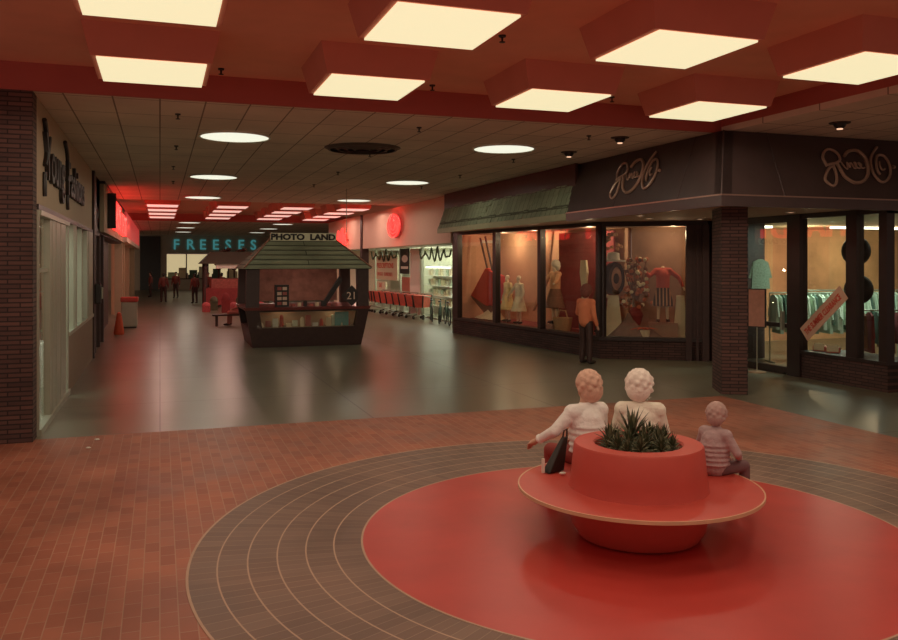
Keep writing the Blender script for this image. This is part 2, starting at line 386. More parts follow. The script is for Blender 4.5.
# first shop
w = thing('shop_fascia', 'tan shop fascia with black script lettering beside the left brick pier', 'sign', (-1.6, 12.62, 0), LR)
MB().box(0, 9.75, 0, .25, 3.2, CZ-.002).build('board', M['tan'], w)
MB().box(0, 9.75, -.03, .25, 3.12, 3.2).build('lower_edge', M['frame'], w)
sh = Matrix.Shear('XZ', 4, (.0, 0)) if False else Matrix.Identity(4)
text('Young', .95, 'lettering', M['blacksign'], w, .6, -.03, 3.62, .03, sx=1.0, bold=.012)
text('Fashions', .85, 'lettering', M['blacksign'], w, 3.6, -.03, 3.62, .03, sx=1.15, bold=.012)
def stroke(mb, pts, r, f):
    # smooth catmull-rom through 2d points, mapped to 3d by f
    P = [pts[0]]+list(pts)+[pts[-1]]; out = []
    for i in range(1, len(P)-2):
        for k in range(6):
            t_ = k/6
            c = [.5*((2*P[i][j])+(-P[i-1][j]+P[i+1][j])*t_+(2*P[i-1][j]-5*P[i][j]+4*P[i+1][j]-P[i+2][j])*t_**2+(-P[i-1][j]+3*P[i][j]-3*P[i+1][j]+P[i+2][j])*t_**3) for j in (0, 1)]
            out.append(f(*c))
    out.append(f(*P[-1])); mb.tube(out, r, 6)
m_ = MB()
stroke(m_, [(.55, 4.45), (.75, 4.3), (.8, 4.0), (.62, 3.8)], .035, lambda x, z: (x, -.03, z)); m_.build('swash', M['blacksign'], w); m_ = MB(); stroke(m_, [(.62, 3.7), (.6, 3.5), (.62, 3.35)], .03, lambda x, z: (x, -.03, z))
m_.build('swash', M['blacksign'], w); m_ = MB(); stroke(m_, [(3.3, 4.5), (3.65, 4.35), (3.75, 4.05), (3.6, 3.85)], .035, lambda x, z: (x, -.03, z)); m_.build('swash', M['blacksign'], w); m_ = MB(); stroke(m_, [(3.75, 3.7), (3.72, 3.5), (3.78, 3.35)], .03, lambda x, z: (x, -.03, z))
m_.build('swash', M['blacksign'], w)
# aluminium storefront, glazing
w = struct(MB().box(0, 3.95, -.06, .14, 0, .09).build('window_1', M['alu'], loc=(-1.6, 12.62, 0), rz=LR))
def bar(par, name, *a, m='alu'):
    return MB().box(*a).build(name, M[m], par)
for (x0, x1) in ((.0, .05), (1.22, 1.42), (1.5, 1.95), (2.03, 2.6), (2.7, 3.45), (3.75, 3.95)): bar(w, 'frame', x0, x1, -.03, .06, .09, 3.12)
bar(w, 'stile_panel', 1.25, 3.4, 0, .05, .09, 3.05)
bar(w, 'transom', .05, 1.22, .0, .05, 2.25, 2.31); bar(w, 'head', .07, 3.95, -.05, .12, 3.05, 3.12)
bar(w, 'pane', .07, 3.9, .03, .04, .1, 3.05, m='glass')
w = struct(MB().box(3.95, 9.75, -.02, .14, 0, 1.05).build('window_2', mat('brownish tan wall panel', (.26, .17, .11), .6), loc=(-1.6, 12.62, 0), rz=LR))
for (x0, x1) in ((4.84, 5.0), (5.2, 5.44), (6.6, 6.68), (8.04, 8.3), (8.5, 9.7)): bar(w, 'frame', x0, x1, -.03, .06, 1.05, 3.12)
bar(w, 'sill', 3.95, 9.75, -.05, .14, 1.05, 1.12); bar(w, 'pane', 4.0, 9.7, .03, .04, 1.12, 3.05, m='glass')
# shop interior shell
struct(MB().box(-6, -1.75, 22.4, 22.5, 0, CZ).build('wall_left', M['peachwall']))
struct(MB().box(-5.1, -5.0, 12.62, 22.4, 0, 3.4).build('wall_left', mat('dusty pink shop wall', (.42, .22, .18), .8)))
struct(MB().box(-5, -1.86, 12.62, 22.4, 3.3, 3.4).build('ceiling', M['white']))
t = thing('display_table', 'round shop table under a long white cloth behind the left glass', 'table', (-2.3, 17.9, 0))
prof = []
m_ = MB(); n = 48; vs = []
for zi, (z, r, a) in enumerate(((.0, .46, .05), (.35, .42, .035), (.8, .38, .01), (.84, .36, 0))):
    vs += [(cos(2*pi*i/n)*(r+a*sin(i*pi/2)), sin(2*pi*i/n)*(r+a*sin(i*pi/2)), z) for i in range(n)]
m_.add(vs, [(j*n+i, j*n+(i+1) % n, (j+1)*n+(i+1) % n, (j+1)*n+i) for j in range(3) for i in range(n)]+[list(range(3*n, 4*n))])
m_.build('cloth', M['white'], t, smooth=True)
t = thing('table_plant', 'small leafy plant on the white clothed table', 'plant', (-2.3, 17.9, .845))
m_ = MB().lathe([(.0, 0), (.07, 0), (.09, .12), (0, .12)], n=16); m_.build('pot', M['planter'], t)
m_ = MB()
for i in range(16):
    a = i*2.4; m_.tube([(0, 0, .12), (.06*cos(a), .06*sin(a), .2), (.15*cos(a), .15*sin(a), .2+.05*sin(i))], .02, 5, .004)
m_.build('leaves', mat('mid green leaves', (.10, .2, .07), .5), t)
t = thing('clothes_rack', 'rack of dark pink clothes inside the left shop, behind the first tall pane', 'clothes rack', (-2.75, 20.1, 0), 0)
m_ = MB().cone((-.9, 0, 0), (-.9, 0, 1.75), .02, .02, 8).cone((.9, 0, 0), (.9, 0, 1.75), .02, .02, 8).cone((-.9, 0, 1.75), (.9, 0, 1.75), .018, .018, 8); m_.build('rail', M['alu'], t)
cl = [mat('dusty pink cloth', (.5, .16, .14), .9), mat('dark red cloth', (.25, .04, .04), .9), mat('cream cloth', (.8, .7, .52), .9), mat('brown cloth', (.22, .1, .06), .9), mat('sage cloth', (.55, .66, .52), .9), mat('mint cloth', (.72, .80, .66), .9), mat('dark green cloth', (.10, .17, .13), .9)]
def garment(par, x, y, z, w_, h_, m, name='garment', yaw=0):
    g = MB(); g.T = Matrix.Translation((x, y, z)) @ Matrix.Rotation(yaw, 4, 'Z')
    k = .035
    g.frus([(-w_*.62,-k,-h_),(w_*.62,-k,-h_),(w_*.62,k*1.2,-h_),(-w_*.62,k*1.2,-h_)], [(-w_*.5,-k*.6,-.05),(w_*.5,-k*.6,-.05),(w_*.5,k*.6,-.05),(-w_*.5,k*.6,-.05)])
    g.frus([(-w_*.5,-k*.6,-.05),(w_*.5,-k*.6,-.05),(w_*.5,k*.6,-.05),(-w_*.5,k*.6,-.05)], [(-w_*.12,-k*.4,.02),(w_*.12,-k*.4,.02),(w_*.12,k*.4,.02),(-w_*.12,k*.4,.02)])
    for s_ in (-1, 1): g.frus([(s_*w_*.78,-k*.5,-h_*.62),(s_*w_*.62,-k*.5,-h_*.64),(s_*w_*.62,k*.5,-h_*.64),(s_*w_*.78,k*.5,-h_*.62)], [(s_*w_*.52,-k*.5,-.06),(s_*w_*.38,-k*.5,-.03),(s_*w_*.38,k*.5,-.03),(s_*w_*.52,k*.5,-.06)])
    return g.build(name, m, par)
def hung(par_name, loc, rz, n, span, z, labels, group, mats, h_=.85, w_=.42):
    for i in range(n):
        x = -span/2+span*(i+.5)/n
        m = mats[i % len(mats)]
        p = Vector((x, 0, z)); p.rotate(Matrix.Rotation(rz, 4, 'Z')); p += Vector(loc)
        g = garment(None, 0, 0, 0, w_, h_*(1+.15*sin(i*2.1)), m, par_name, 0)
        g.location = p; g.rotation_euler.z = rz+pi/2+.1*sin(i*3)
        tag(g, m.name.split('.')[0].replace(' cloth', '')+' '+labels, 'clothes', group)
hung('hanging_garment', (-2.75, 20.1, 0), R(0), 10, 1.6, 1.69, 'garment hanging on the rack inside the left shop', 'garments on the left shop rack', [cl[0], cl[1], cl[3], cl[0]], 1.0)
t = thing('ceiling_strip_light', 'long bright strip light inside the left shop', 'ceiling light', (-2.5, 17.0, 3.3)); MB().box(-.7, .7, -.09, .09, -.07, 0).build('diffuser', M['tube'], t)

# second shop: brown panelled front with tan sign and red channel letters
bz = struct(MB().box(10.1, 13.1, 0, .2, 3.12, CZ-.002).box(10.1, 10.35, -.06, .2, 0, CZ-.002).build('wall_left', M['darkwood'], loc=LO, rz=LR))
struct(MB().box(10.35, 22.5, .3, .45, 0, 3.2).build('wall_left', M['darkwood'], loc=LO, rz=LR))
for i in range(3):
    struct(MB().box(11.4+i*1.6, 11.55+i*1.6, .0, .3, 0, 3.2).build('trim_%d' % (5+i), M['darkwood'], loc=LO, rz=LR))
struct(MB().box(10.35, 26.95, .0, .45, 3.2, CZ-.002).build('wall_left', M['darkwood'], loc=LO, rz=LR))
w = thing('shop_sign', 'tan sign board with red glowing shoe shop letters on the left wall', 'sign', (-1.6, 25.2, 0), LR)
MB().box(0, 13.9, -.12, 0, 3.25, CZ-.08).build('board', M['tan'], w)
MB().box(0, 13.9, -.14, 0, CZ-.08, CZ-.002).build('top_edge', M['frame'], w)
text('HARDY', 1.25, 'lettering', M['neon'], w, 1.6, -.2, 3.5, .07, sx=1.32, bold=.02)
text('SHOES', 1.05, 'lettering', M['neon'], w, 8.0, -.2, 3.5, .07, sx=1.35, bold=.02)
MB().box(1.45, 1.55, -.36, -.12, 3.4, 4.45).build('end_panel', M['blacksign'], w)
# red glass fascia further along
w = thing('red_fascia', 'long red glowing fascia beyond the shoe shop sign on the left', 'sign', (-1.6, 39.3, 0), LR)
MB().box(0, 24, -.2, .34, 3.5, CZ-.05).build('face', M['neonsoft'], w); MB().box(0, 24, -.22, .34, 3.3, 3.5).build('lower_band', M['cream'], w)
struct(MB().box(28.5, 60, .35, .5, 0, CZ-.002).build('wall_left', M['peachwall'], loc=LO, rz=LR))
for i, x in enumerate((27.2, 29.5, 36, 46)):
    struct(MB().box(x, x+.35, -.02, .3, 0, 3.3).build('trim_%d' % (8+i), M['tan'], loc=LO, rz=LR))
t = thing('litter_bin', 'square tan litter bin with red top along the left wall', 'litter bin', (-1.05, 32.45, 0))
MB().box(-.27, .27, -.27, .27, .05, .95).build('body', M['alu'], t, bevel=.02); MB().box(-.3, .3, -.3, .3, .95, 1.12).build('top', M['planter'], t, bevel=.03); MB().box(-.24, .24, -.24, .24, 0, .05).build('foot', M['black'], t)
t = thing('red_display_cone', 'small red and orange display figure in front of the dark left shop', 'display', (-1.28, 29.5, 0))
MB().lathe([(0, 0), (.15, 0), (.17, .05), (.07, .7), (0, .75)], n=16).build('body', mat('orange red plastic', (.75, .12, .05), .5), t, smooth=True)
t = thing('wall_telephone', 'dark telephone box on the brown post at the left', 'telephone', (-1.54, 22.52, 1.35), LR)
MB().box(-.02, .20, -.14, 0, 0, .5).build('case', M['black'], t, bevel=.02); MB().box(.02, .08, -.19, -.14, .12, .42).build('handset', M['alu'], t, bevel=.02)

# ================================================================== FAR END
struct(MB().box(-7, 30, 75, 75.3, 3.1, CZ).build('wall_back', mat('grey green far wall', (.50, .48, .36), .8)))
struct(MB().box(-7, -1.6, 75, 75.3, 0, 3.1).box(.05, .55, 75, 75.3, 0, 3.1).box(8.4, 30, 75, 75.3, 0, 3.1).box(.55, 8.4, 75, 75.3, 0, .9).build('wall_back', mat('grey green far wall', (.50, .48, .36), .8)))
struct(MB().box(-7, 30, 79, 79.2, 0, 3.1).build('wall_back', emit('self glowing far shop wall', (1, .85, .5), .42)))  # back wall emits light itself, in place of lamps inside the far shop
struct(MB().box(-1.6, .05, 74.9, 75.1, 0, 4.6).build('door_1', mat('dark teal far doors', (.035, .055, .05), .4)))
w = struct(MB().box(.55, 8.4, 74.98, 75.04, .9, 1.0).build('window_3', M['frame']))
for x in (2.1, 3.9, 5.6, 7.2): MB().box(x, x+.1, 74.98, 75.04, 1.0, 3.1).build('mullion', M['frame'], w)
w = thing('department_store_sign', 'teal lit FREESES letters on the far wall', 'sign', (1.05, 74.98, 0))
for i, ch in enumerate('FREESES'):
    text(ch, 1.22, 'letter', M['teal'], w, i*1.08, -.08, 3.5, .06, sx=.95, bold=.015)
for i, (x, hh, c) in enumerate(((1.0, 1.5, 4), (1.9, 1.9, 2), (2.8, 1.7, 6), (3.6, 2.0, 5), (4.8, 1.8, 6), (6.1, 2.1, 2))):
    o = MB().box(-.45, .45, -.3, .3, 0, hh*.75).box(-.35, .3, -.2, .2, hh*.75, hh).build('shop_counter', cl[c], loc=(x, 76.5, 0)); tag(o, 'far display stand behind the windows under the teal letters', 'display stand', 'far shop displays')
# far kiosk with dark mansard roof
t = thing('market_kiosk', 'far kiosk with low dark roof behind the photo kiosk', 'kiosk', (3.9, 47, 0))
MB().frus([(-1.9,-1.5,2.3),(1.9,-1.5,2.3),(1.9,1.5,2.3),(-1.9,1.5,2.3)], [(-1.3,-.7,2.95),(1.3,-.7,2.95),(1.3,.7,2.95),(-1.3,.7,2.95)]).build('roof', mat('dark olive roof', (.07, .07, .05), .8), t)
for sx_ in (-1, 1):
    for sy in (-1, 1): MB().box(sx_*1.6-.08, sx_*1.6+.08, sy*1.2-.08, sy*1.2+.08, 0, 2.3).build('post', M['darkwood'], t)
MB().box(-1.6, 1.6, -1.3, 1.3, .1, 1.0).build('counter', M['wine'], t)
MB().box(-1.1, 1.2, -1.33, -1.30, 2.05, 2.3).build('white_sign', M['white'], t)
MB().box(-1.3, 1.3, -.9, .9, 1.0, 1.5).build('goods', mat('mixed red goods', (.4, .12, .1), .8, .6, 9), t)
for k in range(9):
    X = 2.1+k*.42; Y = 41.5+1.2*sin(k*2); h_ = .5+.25*((k*7) % 3)
    o = MB(); o.box(-.18, .18, -.18, .18, 0, h_*.6); o.ell((0, 0, h_*.6), (.2, .2, h_*.35)); o = o.build('potted_flowers', [mat('deep pink flowers', (.55, .12, .13), .8, .5, 20), M['leafdark'], cl[1]][k % 3], loc=(X, Y, 0), smooth=True)
    tag(o, 'pot of red and dark green foliage in front of the far kiosk', 'plant', 'flower pots before the far kiosk')
for k, (X, Y) in enumerate(((3.0, 44.6), (3.9, 44.6))):
    o = MB(); m_.o = Vector()
    n_ = MB(); n_.cone((0, 0, 0), (0, 0, 2.0), .05, .04, 8); 
    tt = thing('potted_tree', 'dark bushy tree %s in front of the far kiosk' % ['on the left', 'on the right'][k], 'tree', (X+.3, Y+6.5, 0))
    n_.build('trunk', M['darkwood'], tt)
    f_ = MB()
    for q_ in range(60):
        a = q_*2.4; r = .75*math.sqrt((q_ % 13)/13); z = 2.0+((q_*37) % 60)/60*1.2
        f_.ell((r*cos(a), r*sin(a), z), (.16, .16, .09), 6, 4)
    f_.build('crown', mat('dark red green foliage', (.10, .05, .035), .8, .5, 9), tt)

# ================================================================== RIGHT SIDE BEYOND THE SHOP: pink fascia, drug store
struct(MB().box(9.3, 9.6, 26.5, 39.4, 3.05, CZ-.002).build('wall_right', M['cream']))
struct(MB().box(9.3, 9.6, 39.75, 48, 3.05, CZ-.002).build('wall_right', M['cream']))
struct(MB().box(9.25, 9.6, 39.4, 39.75, 0, CZ-.002).build('trim_12', M['darkwood']))
struct(MB().box(9.6, 14.5, 26.5, 48, 3.05, 3.15).build('ceiling', M['white']))
struct(MB().box(13.0, 13.1, 27.0, 48, 0, 3.05).build('wall_right', mat('pale green drug store wall', (.66, .68, .52), .8, .06)))
struct(MB().box(9.6, 13.0, 47.9, 48.0, 0, 3.05).build('wall_right', M['cream']))
DO = (10.8, 46.0, 0); DR = R(-90)       # drug store glass line: x toward camera
w = struct(MB().box(0, 19.4, 0, .08, 0, .08).build('window_4', M['alu'], loc=DO, rz=DR))
for x in (0, 3.1, 7.9, 11.3, 15.6, 19.2): MB().box(x, x+.09, -.02, .1, .08, 3.05).build('frame', M['alu' if x else 'frame'], w)
MB().box(.09, 19.2, .03, .04, .08, 3.0).build('pane', M['glass'], w)
def flat(name, label, cat, x0, x1, z0, z1, m, o=DO, rz=DR, y0=-.012, y1=-.002, group=None):
    t = thing(name, label, cat, (o[0], o[1], 0), rz, group); MB().box(x0, x1, y0, y1, z0, z1).build('sheet', m, t); return t
flat('wall_panel', 'plain white column panel between the drug store windows', 'panel', 9.78, 11.28, .05, 3.0, M['white'], y0=-.05)
t = flat('sale_poster', 'large cream paper poster with red lettering in the drug store window', 'poster', 3.4, 7.5, 1.5, 2.75, M['paper'])
text('PRESCRIPTIONS', .36, 'lettering', mat('red ink', (.7, .07, .04), .6), t, 3.5, -.02, 2.1, .003, sx=1.3, bold=.006)
text('DRUGS   SUNDRIES', .26, 'lettering', MATS['red ink'], t, 3.6, -.02, 1.7, .003, sx=1.35)
t = flat('paper_notice', 'small cream notice with red writing below the big drug store poster', 'poster', 3.5, 5.3, .95, 1.4, M['paper']); text('SALE', .3, 'lettering', MATS['red ink'], t, 4.0, -.02, 1.1, .003)
t = flat('dark_poster', 'tall black poster with white patch at the drug store column', 'poster', 8.15, 9.7, 1.85, 3.03, M['blacksign'], y0=-.06, y1=-.05); MB().ell((8.95, -.065, 2.55), (.5, .008, .17)).build('white_patch', M['white'], t); MB().box(8.35, 9.5, -.068, -.061, 2.08, 2.2).build('white_band', M['white'], t)
t = flat('red_shelf_sign', 'narrow reddish poster below the black one at the drug store', 'poster', 8.3, 9.6, .6, 1.7, mat('dull red print', (.5, .2, .14), .8, .4, 9))
for k, (x0, x1) in enumerate(((2.6, 7.7), (11.35, 15.5))):
    t = thing('garland', 'dark hanging garland across the %s drug store window' % ['left', 'right'][k], 'garland', DO, DR)
    n_ = 5; pts = [(x0+(x1-x0)*i/(n_*8), -.08, 2.95-.42*abs(sin(i*pi/8))-.1*sin(i)) for i in range(n_*8+1)]
    MB().tube(pts, .04, 6).build('strand', M['leafdark'], t)
# shelves and goods inside
t = thing('lit_shelf_unit', 'brightly lit white shelf unit inside the drug store', 'shelves', (11.9, 35.6, 0), DR)
MB().box(-1.8, 1.8, .3, .4, 0, 2.2).build('back', M['white'], t)
for z in (.4, .85, 1.3, 1.75, 2.2): MB().box(-1.8, 1.8, -.1, .3, z, z+.04).build('shelf', M['white'], t)
MB().box(-1.7, 1.7, -.06, 0, 2.12, 2.19).build('strip_lamp', M['tube'], t)
random.seed(3)
for s_ in range(4):
    for i in range(9):
        o = MB().box(-.13, .13, -.1, .1, 0, .2+.12*random.random()).build('boxed_goods', [M['paper'], M['white'], cl[4], cl[2]][(i+s_) % 4], loc=(11.9+.15, 35.6+1.5-.37*i, .44+.45*s_), rz=DR)
        tag(o, 'small pale box on the lit drug store shelves', 'box', 'boxes on the lit shelves')
# red shopping carts in a row
def cart():
    t = thing('shopping_cart', 'red shopping cart in the row outside the drug store', 'shopping cart', (0, 0, 0), 0, 'red carts outside the drug store')
    m_ = MB(); m_.frus([(-.2,-.28,.5),(.2,-.28,.5),(.2,.25,.5),(-.2,.25,.5)], [(-.27,-.35,1.0),(.27,-.35,1.0),(.27,.3,1.0),(-.27,.3,1.0)]); m_.build('basket', mat('faded red plastic', (.62, .13, .09), .6, .4, 8), t)
    for a_ in (-1, 1):
        for b_, c_ in ((-.36, -.29), (.31, .26)): MB().tube([(a_*.275, b_, 1.01), (a_*.205, c_, .49)], .032, 6).build('corner_post', M['black'], t)
    m_ = MB()
    for s_ in (-1, 1): m_.tube([(s_*.24, -.3, .1), (s_*.22, .3, .15), (s_*.22, .36, 1.05)], .022, 6)
    m_.tube([(-.24, .38, 1.05), (.24, .38, 1.05)], .025, 6); m_.build('frame', M['alu'], t)
    for s_ in (-1, 1):
        for y in (-.3, .26): MB().cone((s_*.24-.02, y, .065), (s_*.24+.02, y, .065), .065, .065, 12).build('wheel', M['black'], t)
    return t
c0 = cart(); c0.location = (9.9, 39.0, 0); c0.rotation_euler.z = R(-90)
for i in range(1, 8): dup(c0, (9.9+.07*i, 39.0-.83*i, 0), R(-60)+.15*sin(i*2))
# bicycles / dark goods
def bike():
    t = thing('bicycle', '', 'bicycle', (0, 0, 0), 0, 'bicycles outside the drug store')
    for x in (-.5, .5):
        MB().lathe([(.30, -.02), (.33, -.02), (.33, .02), (.30, .02)], n=28).build('wheel', M['black'], t)
        w_ = t.children[-1] if t.children else None
    ws = [c for c in COL.objects if c.parent == t]
    for k, x in enumerate((-.5, .5)): ws[k].rotation_euler.x = R(90); ws[k].location = (x, 0, .33)
    for k in range(2):
        sp = MB()
        for a in range(8): sp.cone((0, 0, 0), (.3*cos(a*pi/4), .3*sin(a*pi/4), 0), .006, .006, 4)
        sp.build('spokes', M['alu'], ws[k])
    m_ = MB(); m_.tube([(-.5, 0, .33), (-.15, 0, .78), (.38, 0, .8), (0, 0, .33), (-.15, 0, .78)], .022, 6).tube([(-.5, 0, .33), (0, 0, .33)], .02, 6).tube([(.5, 0, .33), (.36, 0, .95)], .022, 6); m_.build('frame', cl[6], t)
    MB().tube([(.3, -.25, 1.0), (.37, 0, .95), (.3, .25, 1.0)], .018, 6).build('handlebar', M['alu'], t)
    MB().ell((-.18, 0, .86), (.14, .07, .04)).build('saddle', M['black'], t, smooth=True)
    return t
b0 = bike(); b0.location = (10.4, 32.0, 0); b0.rotation_euler.z = R(75); b0['label'] = 'dark green bicycle at the right end of the cart row, farthest one'
dup(b0, (10.4, 30.9, 0), R(68), 'dark green bicycle at the right end of the cart row, middle one'); dup(b0, (10.35, 29.9, 0), R(80), 'dark green bicycle at the right end of the cart row, nearest one')
# red neon signs on the pink fascia
t = thing('neon_sign', 'round red glowing neon sign on the pink fascia', 'sign', (9.3, 33.2, 3.9), DR)
MB().box(-.5, .5, -.08, .0, -.3, .3).build('mount', M['black'], t)
MB().ell((0, -.1, 0), (.95, .05, .5), 24, 10).build('glow_face', M['neonsoft'], t, smooth=True)
m_ = MB()
for r in (.35, .6, .85): m_.tube([(r*cos(a*pi/12), -.18, r*.55*sin(a*pi/12)) for a in range(25)], .03, 6)
m_.build('tubes', M['neon'], t)
t = thing('neon_script_sign', 'small red neon script sign on the far pink fascia', 'sign', (9.3, 43.6, 3.55), DR)
MB().box(-1.0, 1.0, -.12, .0, -.05, .05).build('mount', M['black'], t)
m_ = MB(); stroke(m_, [(-1.2, -.2), (-.9, .5), (-.6, -.1), (-.4, .4), (-.1, -.1), (.2, .6), (.5, -.3), (.8, .3), (1.2, -.2)], .06, lambda x, z: (x, -.15, z)); m_.build('tubes', M['neon'], t)
lamp('POINT', (8.6, 33.2, 3.9), 16, (1, .10, .07), .05); lamp('POINT', (8.5, 43.0, 3.7), 14, (1, .12, .09), .05)
lamp('POINT', (-1.0, 33.0, 4.1), 9, (1, .07, .04), .05); lamp('POINT', (-.9, 44.0, 4.1), 9, (1, .07, .04), .05)

# ================================================================== RIGHT CORNER SHOP
A0 = (9.38, 26.41, 0); RA = math.atan2(-8.18, .95); LA = 8.235
B0 = (10.33, 18.23, 0); RB = math.atan2(-1.30, 2.15); LB = 2.51
C0 = (12.6, 17.0, 0); RC = R(-90)
SZ = 3.4
def fr(mb_args, name, m, o, rz, st=True, par=None):
    ob = MB(); [ob.box(*a) for a in mb_args]; ob = ob.build(name, m, par, loc=None if par else o, rz=0 if par else rz)
    if st and not par: struct(ob)
    return ob
# facade A
fr([(0, LA, 0, .2, 0, .46)], 'wall_right', M['darkbrickx'], A0, RA)
w = fr([(-.02, LA+.02, -.04, .22, .46, .54)], 'window_5', M['frame'], A0, RA)
for (x0, x1) in ((0, .32), (2.74, 2.93), (5.34, 5.5), (8.08, LA+.05)): fr([(x0, x1, -.02, .16, .54, 3.36)], 'mullion', M['frame'], 0, 0, par=w)
fr([(0, LA+.02, -.03, .17, 3.30, SZ+.2)], 'header', M['frame'], 0, 0, par=w)
for (x0, x1) in ((.32, 2.74), (2.93, 5.34), (5.5, 8.08)): fr([(x0, x1, .06, .068, .54, 3.30)], 'pane', M['glass'], 0, 0, par=w)
fr([(.02, LA, .2, 1.6, .30, .50)], 'floor', M['wine'], A0, RA)
fr([(0, LA+.02, .18, 1.7, 3.34, SZ)], 'ceiling', M['backdrop'], A0, RA)
fr([(-.05, 7.3, 1.6, 1.7, 0, SZ)], 'wall_right', M['peachwall'], A0, RA)
fr([(-.12, 0, 0, 1.7, 0, SZ+.3)], 'wall_right', M['frame'], A0, RA)
fr([(0, .03, .2, 1.6, .5, 3.34)], 'wall_right', M['peachwall'], A0, RA)
# facade B
fr([(0, LB, 0, .2, 0, .46)], 'wall_right', M['darkbrickx'], B0, RB)
w = fr([(-.02, LB, -.04, .22, .46, .54)], 'window_6', M['frame'], B0, RB)
fr([(-.04, .10, -.02, .16, .54, 3.32)], 'mullion', M['frame'], 0, 0, par=w)
fr([(0, LB+.05, -.03, .17, 3.28, SZ+.02)], 'header', M['frame'], 0, 0, par=w)
fr([(.10, 2.06, .06, .068, .54, 3.28)], 'pane', M['glass'], 0, 0, par=w)
fr([(2.06, 2.2, -.06, .18, 0, 3.3), (2.2, 2.5, .0, .14, 0, 3.3), (2.30, 2.36, -.05, .0, 0, 3.3), (2.44, 2.6, -.08, .16, 0, 3.3)], 'wall_right', M['darkwood'], B0, RB)
struct(MB().prism([(10.40, 18.35, .3), (11.9, 18.42, .3), (11.83, 19.19, .3), (11.2, 19.6, .3)], (0, 0, .199)).build('floor', M['wine']))
struct(MB().prism([(10.36, 18.25, 3.345), (11.9, 18.42, 3.345), (11.83, 19.19, 3.345), (11.16, 19.6, 3.345)], (0, 0, .05)).build('ceiling', M['backdrop']))
fr([(.05, LB, .2, 1.6, .28, .50)], 'floor', M['backdrop'], B0, RB)
fr([(.05, LB, .2, 1.6, 3.3, SZ-.01)], 'ceiling', M['backdrop'], B0, RB)
fr([(.78, 2.7, 1.6, 1.7, 0, SZ)], 'wall_right', M['backdrop'], B0, RB)
fr([(2.6, 2.7, .16, 1.6, 0, SZ)], 'wall_right', M['peachwall'], B0, RB)
# facade C : glass door, post, sales window
w = fr([(0, 1.5, 0, .1, 0, .04)], 'door_2', M['frame'], (12.6, 15.9, 0), RC)
for a in ((0, .09, -.02, .12, .04, SZ), (1.66, 2.03, -.05, .16, .0, SZ), (.09, 1.66, -.01, .1, 1.0, 1.09), (.09, 1.66, -.01, .1, 3.25, SZ), (.09, 1.66, -.01, .1, .04, .16)): fr([a], 'rail', M['frame'], 0, 0, par=w)
fr([(.09, 1.66, .04, .048, .16, 3.25)], 'pane', M['glass'], 0, 0, par=w)
fr([(1.5, 1.55, -.09, -.01, .95, 1.35)], 'door_handle', M['alu'], 0, 0, par=w)
fr([(2.03, 4.2, 0, .25, 0, .50)], 'wall_right', M['darkbrickx'], (12.6, 15.9, 0), RC)
w = fr([(2.03, 4.2, -.04, .28, .50, .56)], 'window_7', M['frame'], (12.6, 15.9, 0), RC)
for a in ((3.24, 3.5, -.03, .16, .56, SZ), (4.02, 4.2, -.03, .16, .56, SZ), (2.03, 4.2, -.02, .14, 3.3, SZ)): fr([a], 'mullion', M['frame'], 0, 0, par=w)
for a in ((2.03, 3.24), (3.5, 4.02)): fr([(a[0], a[1], .05, .058, .56, 3.3)], 'pane', M['glass'], 0, 0, par=w)
D0 = (12.89, 11.71, 0)
fr([(0, 10, 0, .25, 0, .50)], 'wall_right', M['darkbrick'], D0, 0)
w = fr([(0, 10, -.04, .28, .50, .56)], 'window_8', M['frame'], D0, 0)
for a in ((2.2, 2.4, -.03, .16, .56, SZ), (4.6, 4.8, -.03, .16, .56, SZ), (0, 10, -.02, .14, 3.3, SZ)): fr([a], 'mullion', M['frame'], 0, 0, par=w)
for a in ((0, 2.2), (2.4, 4.6), (4.8, 10)): fr([(a[0], a[1], .05, .058, .56, 3.3)], 'pane', M['glass'], 0, 0, par=w)
# entrance recess wall between facade B and door
struct(MB().box(12.62, 12.8, 15.9, 17.1, 0, SZ).build('wall_right', M['darkwood']))
struct(MB().box(12.70, 14.2, 16.95, 17.1, 0, SZ).build('wall_right', M['darkwood']))
# interior shell of the corner shop
struct(MB().box(14.2, 26, 20.6, 20.8, 0, SZ).build('wall_back', brickmat('striped ochre shop wallpaper', (.85, .62, .36), (.80, .42, .26), (.82, .55, .34), 1.1, 9, .02, 'xz', .8, bump=0, offset=0)))
struct(MB().box(14.1, 14.3, 17.0, 20.7, 0, SZ).build('wall_right', mat('dark plum shop wall', (.11, .06, .055), .8)))
struct(MB().box(25.8, 26, 11.9, 20.6, 0, SZ).build('wall_right', M['peachwall']))
struct(MB().box(12.85, 26, 11.95, 20.6, SZ, SZ+.08).build('ceiling', mat('pale shop ceiling', (.6, .55, .4), .8)))
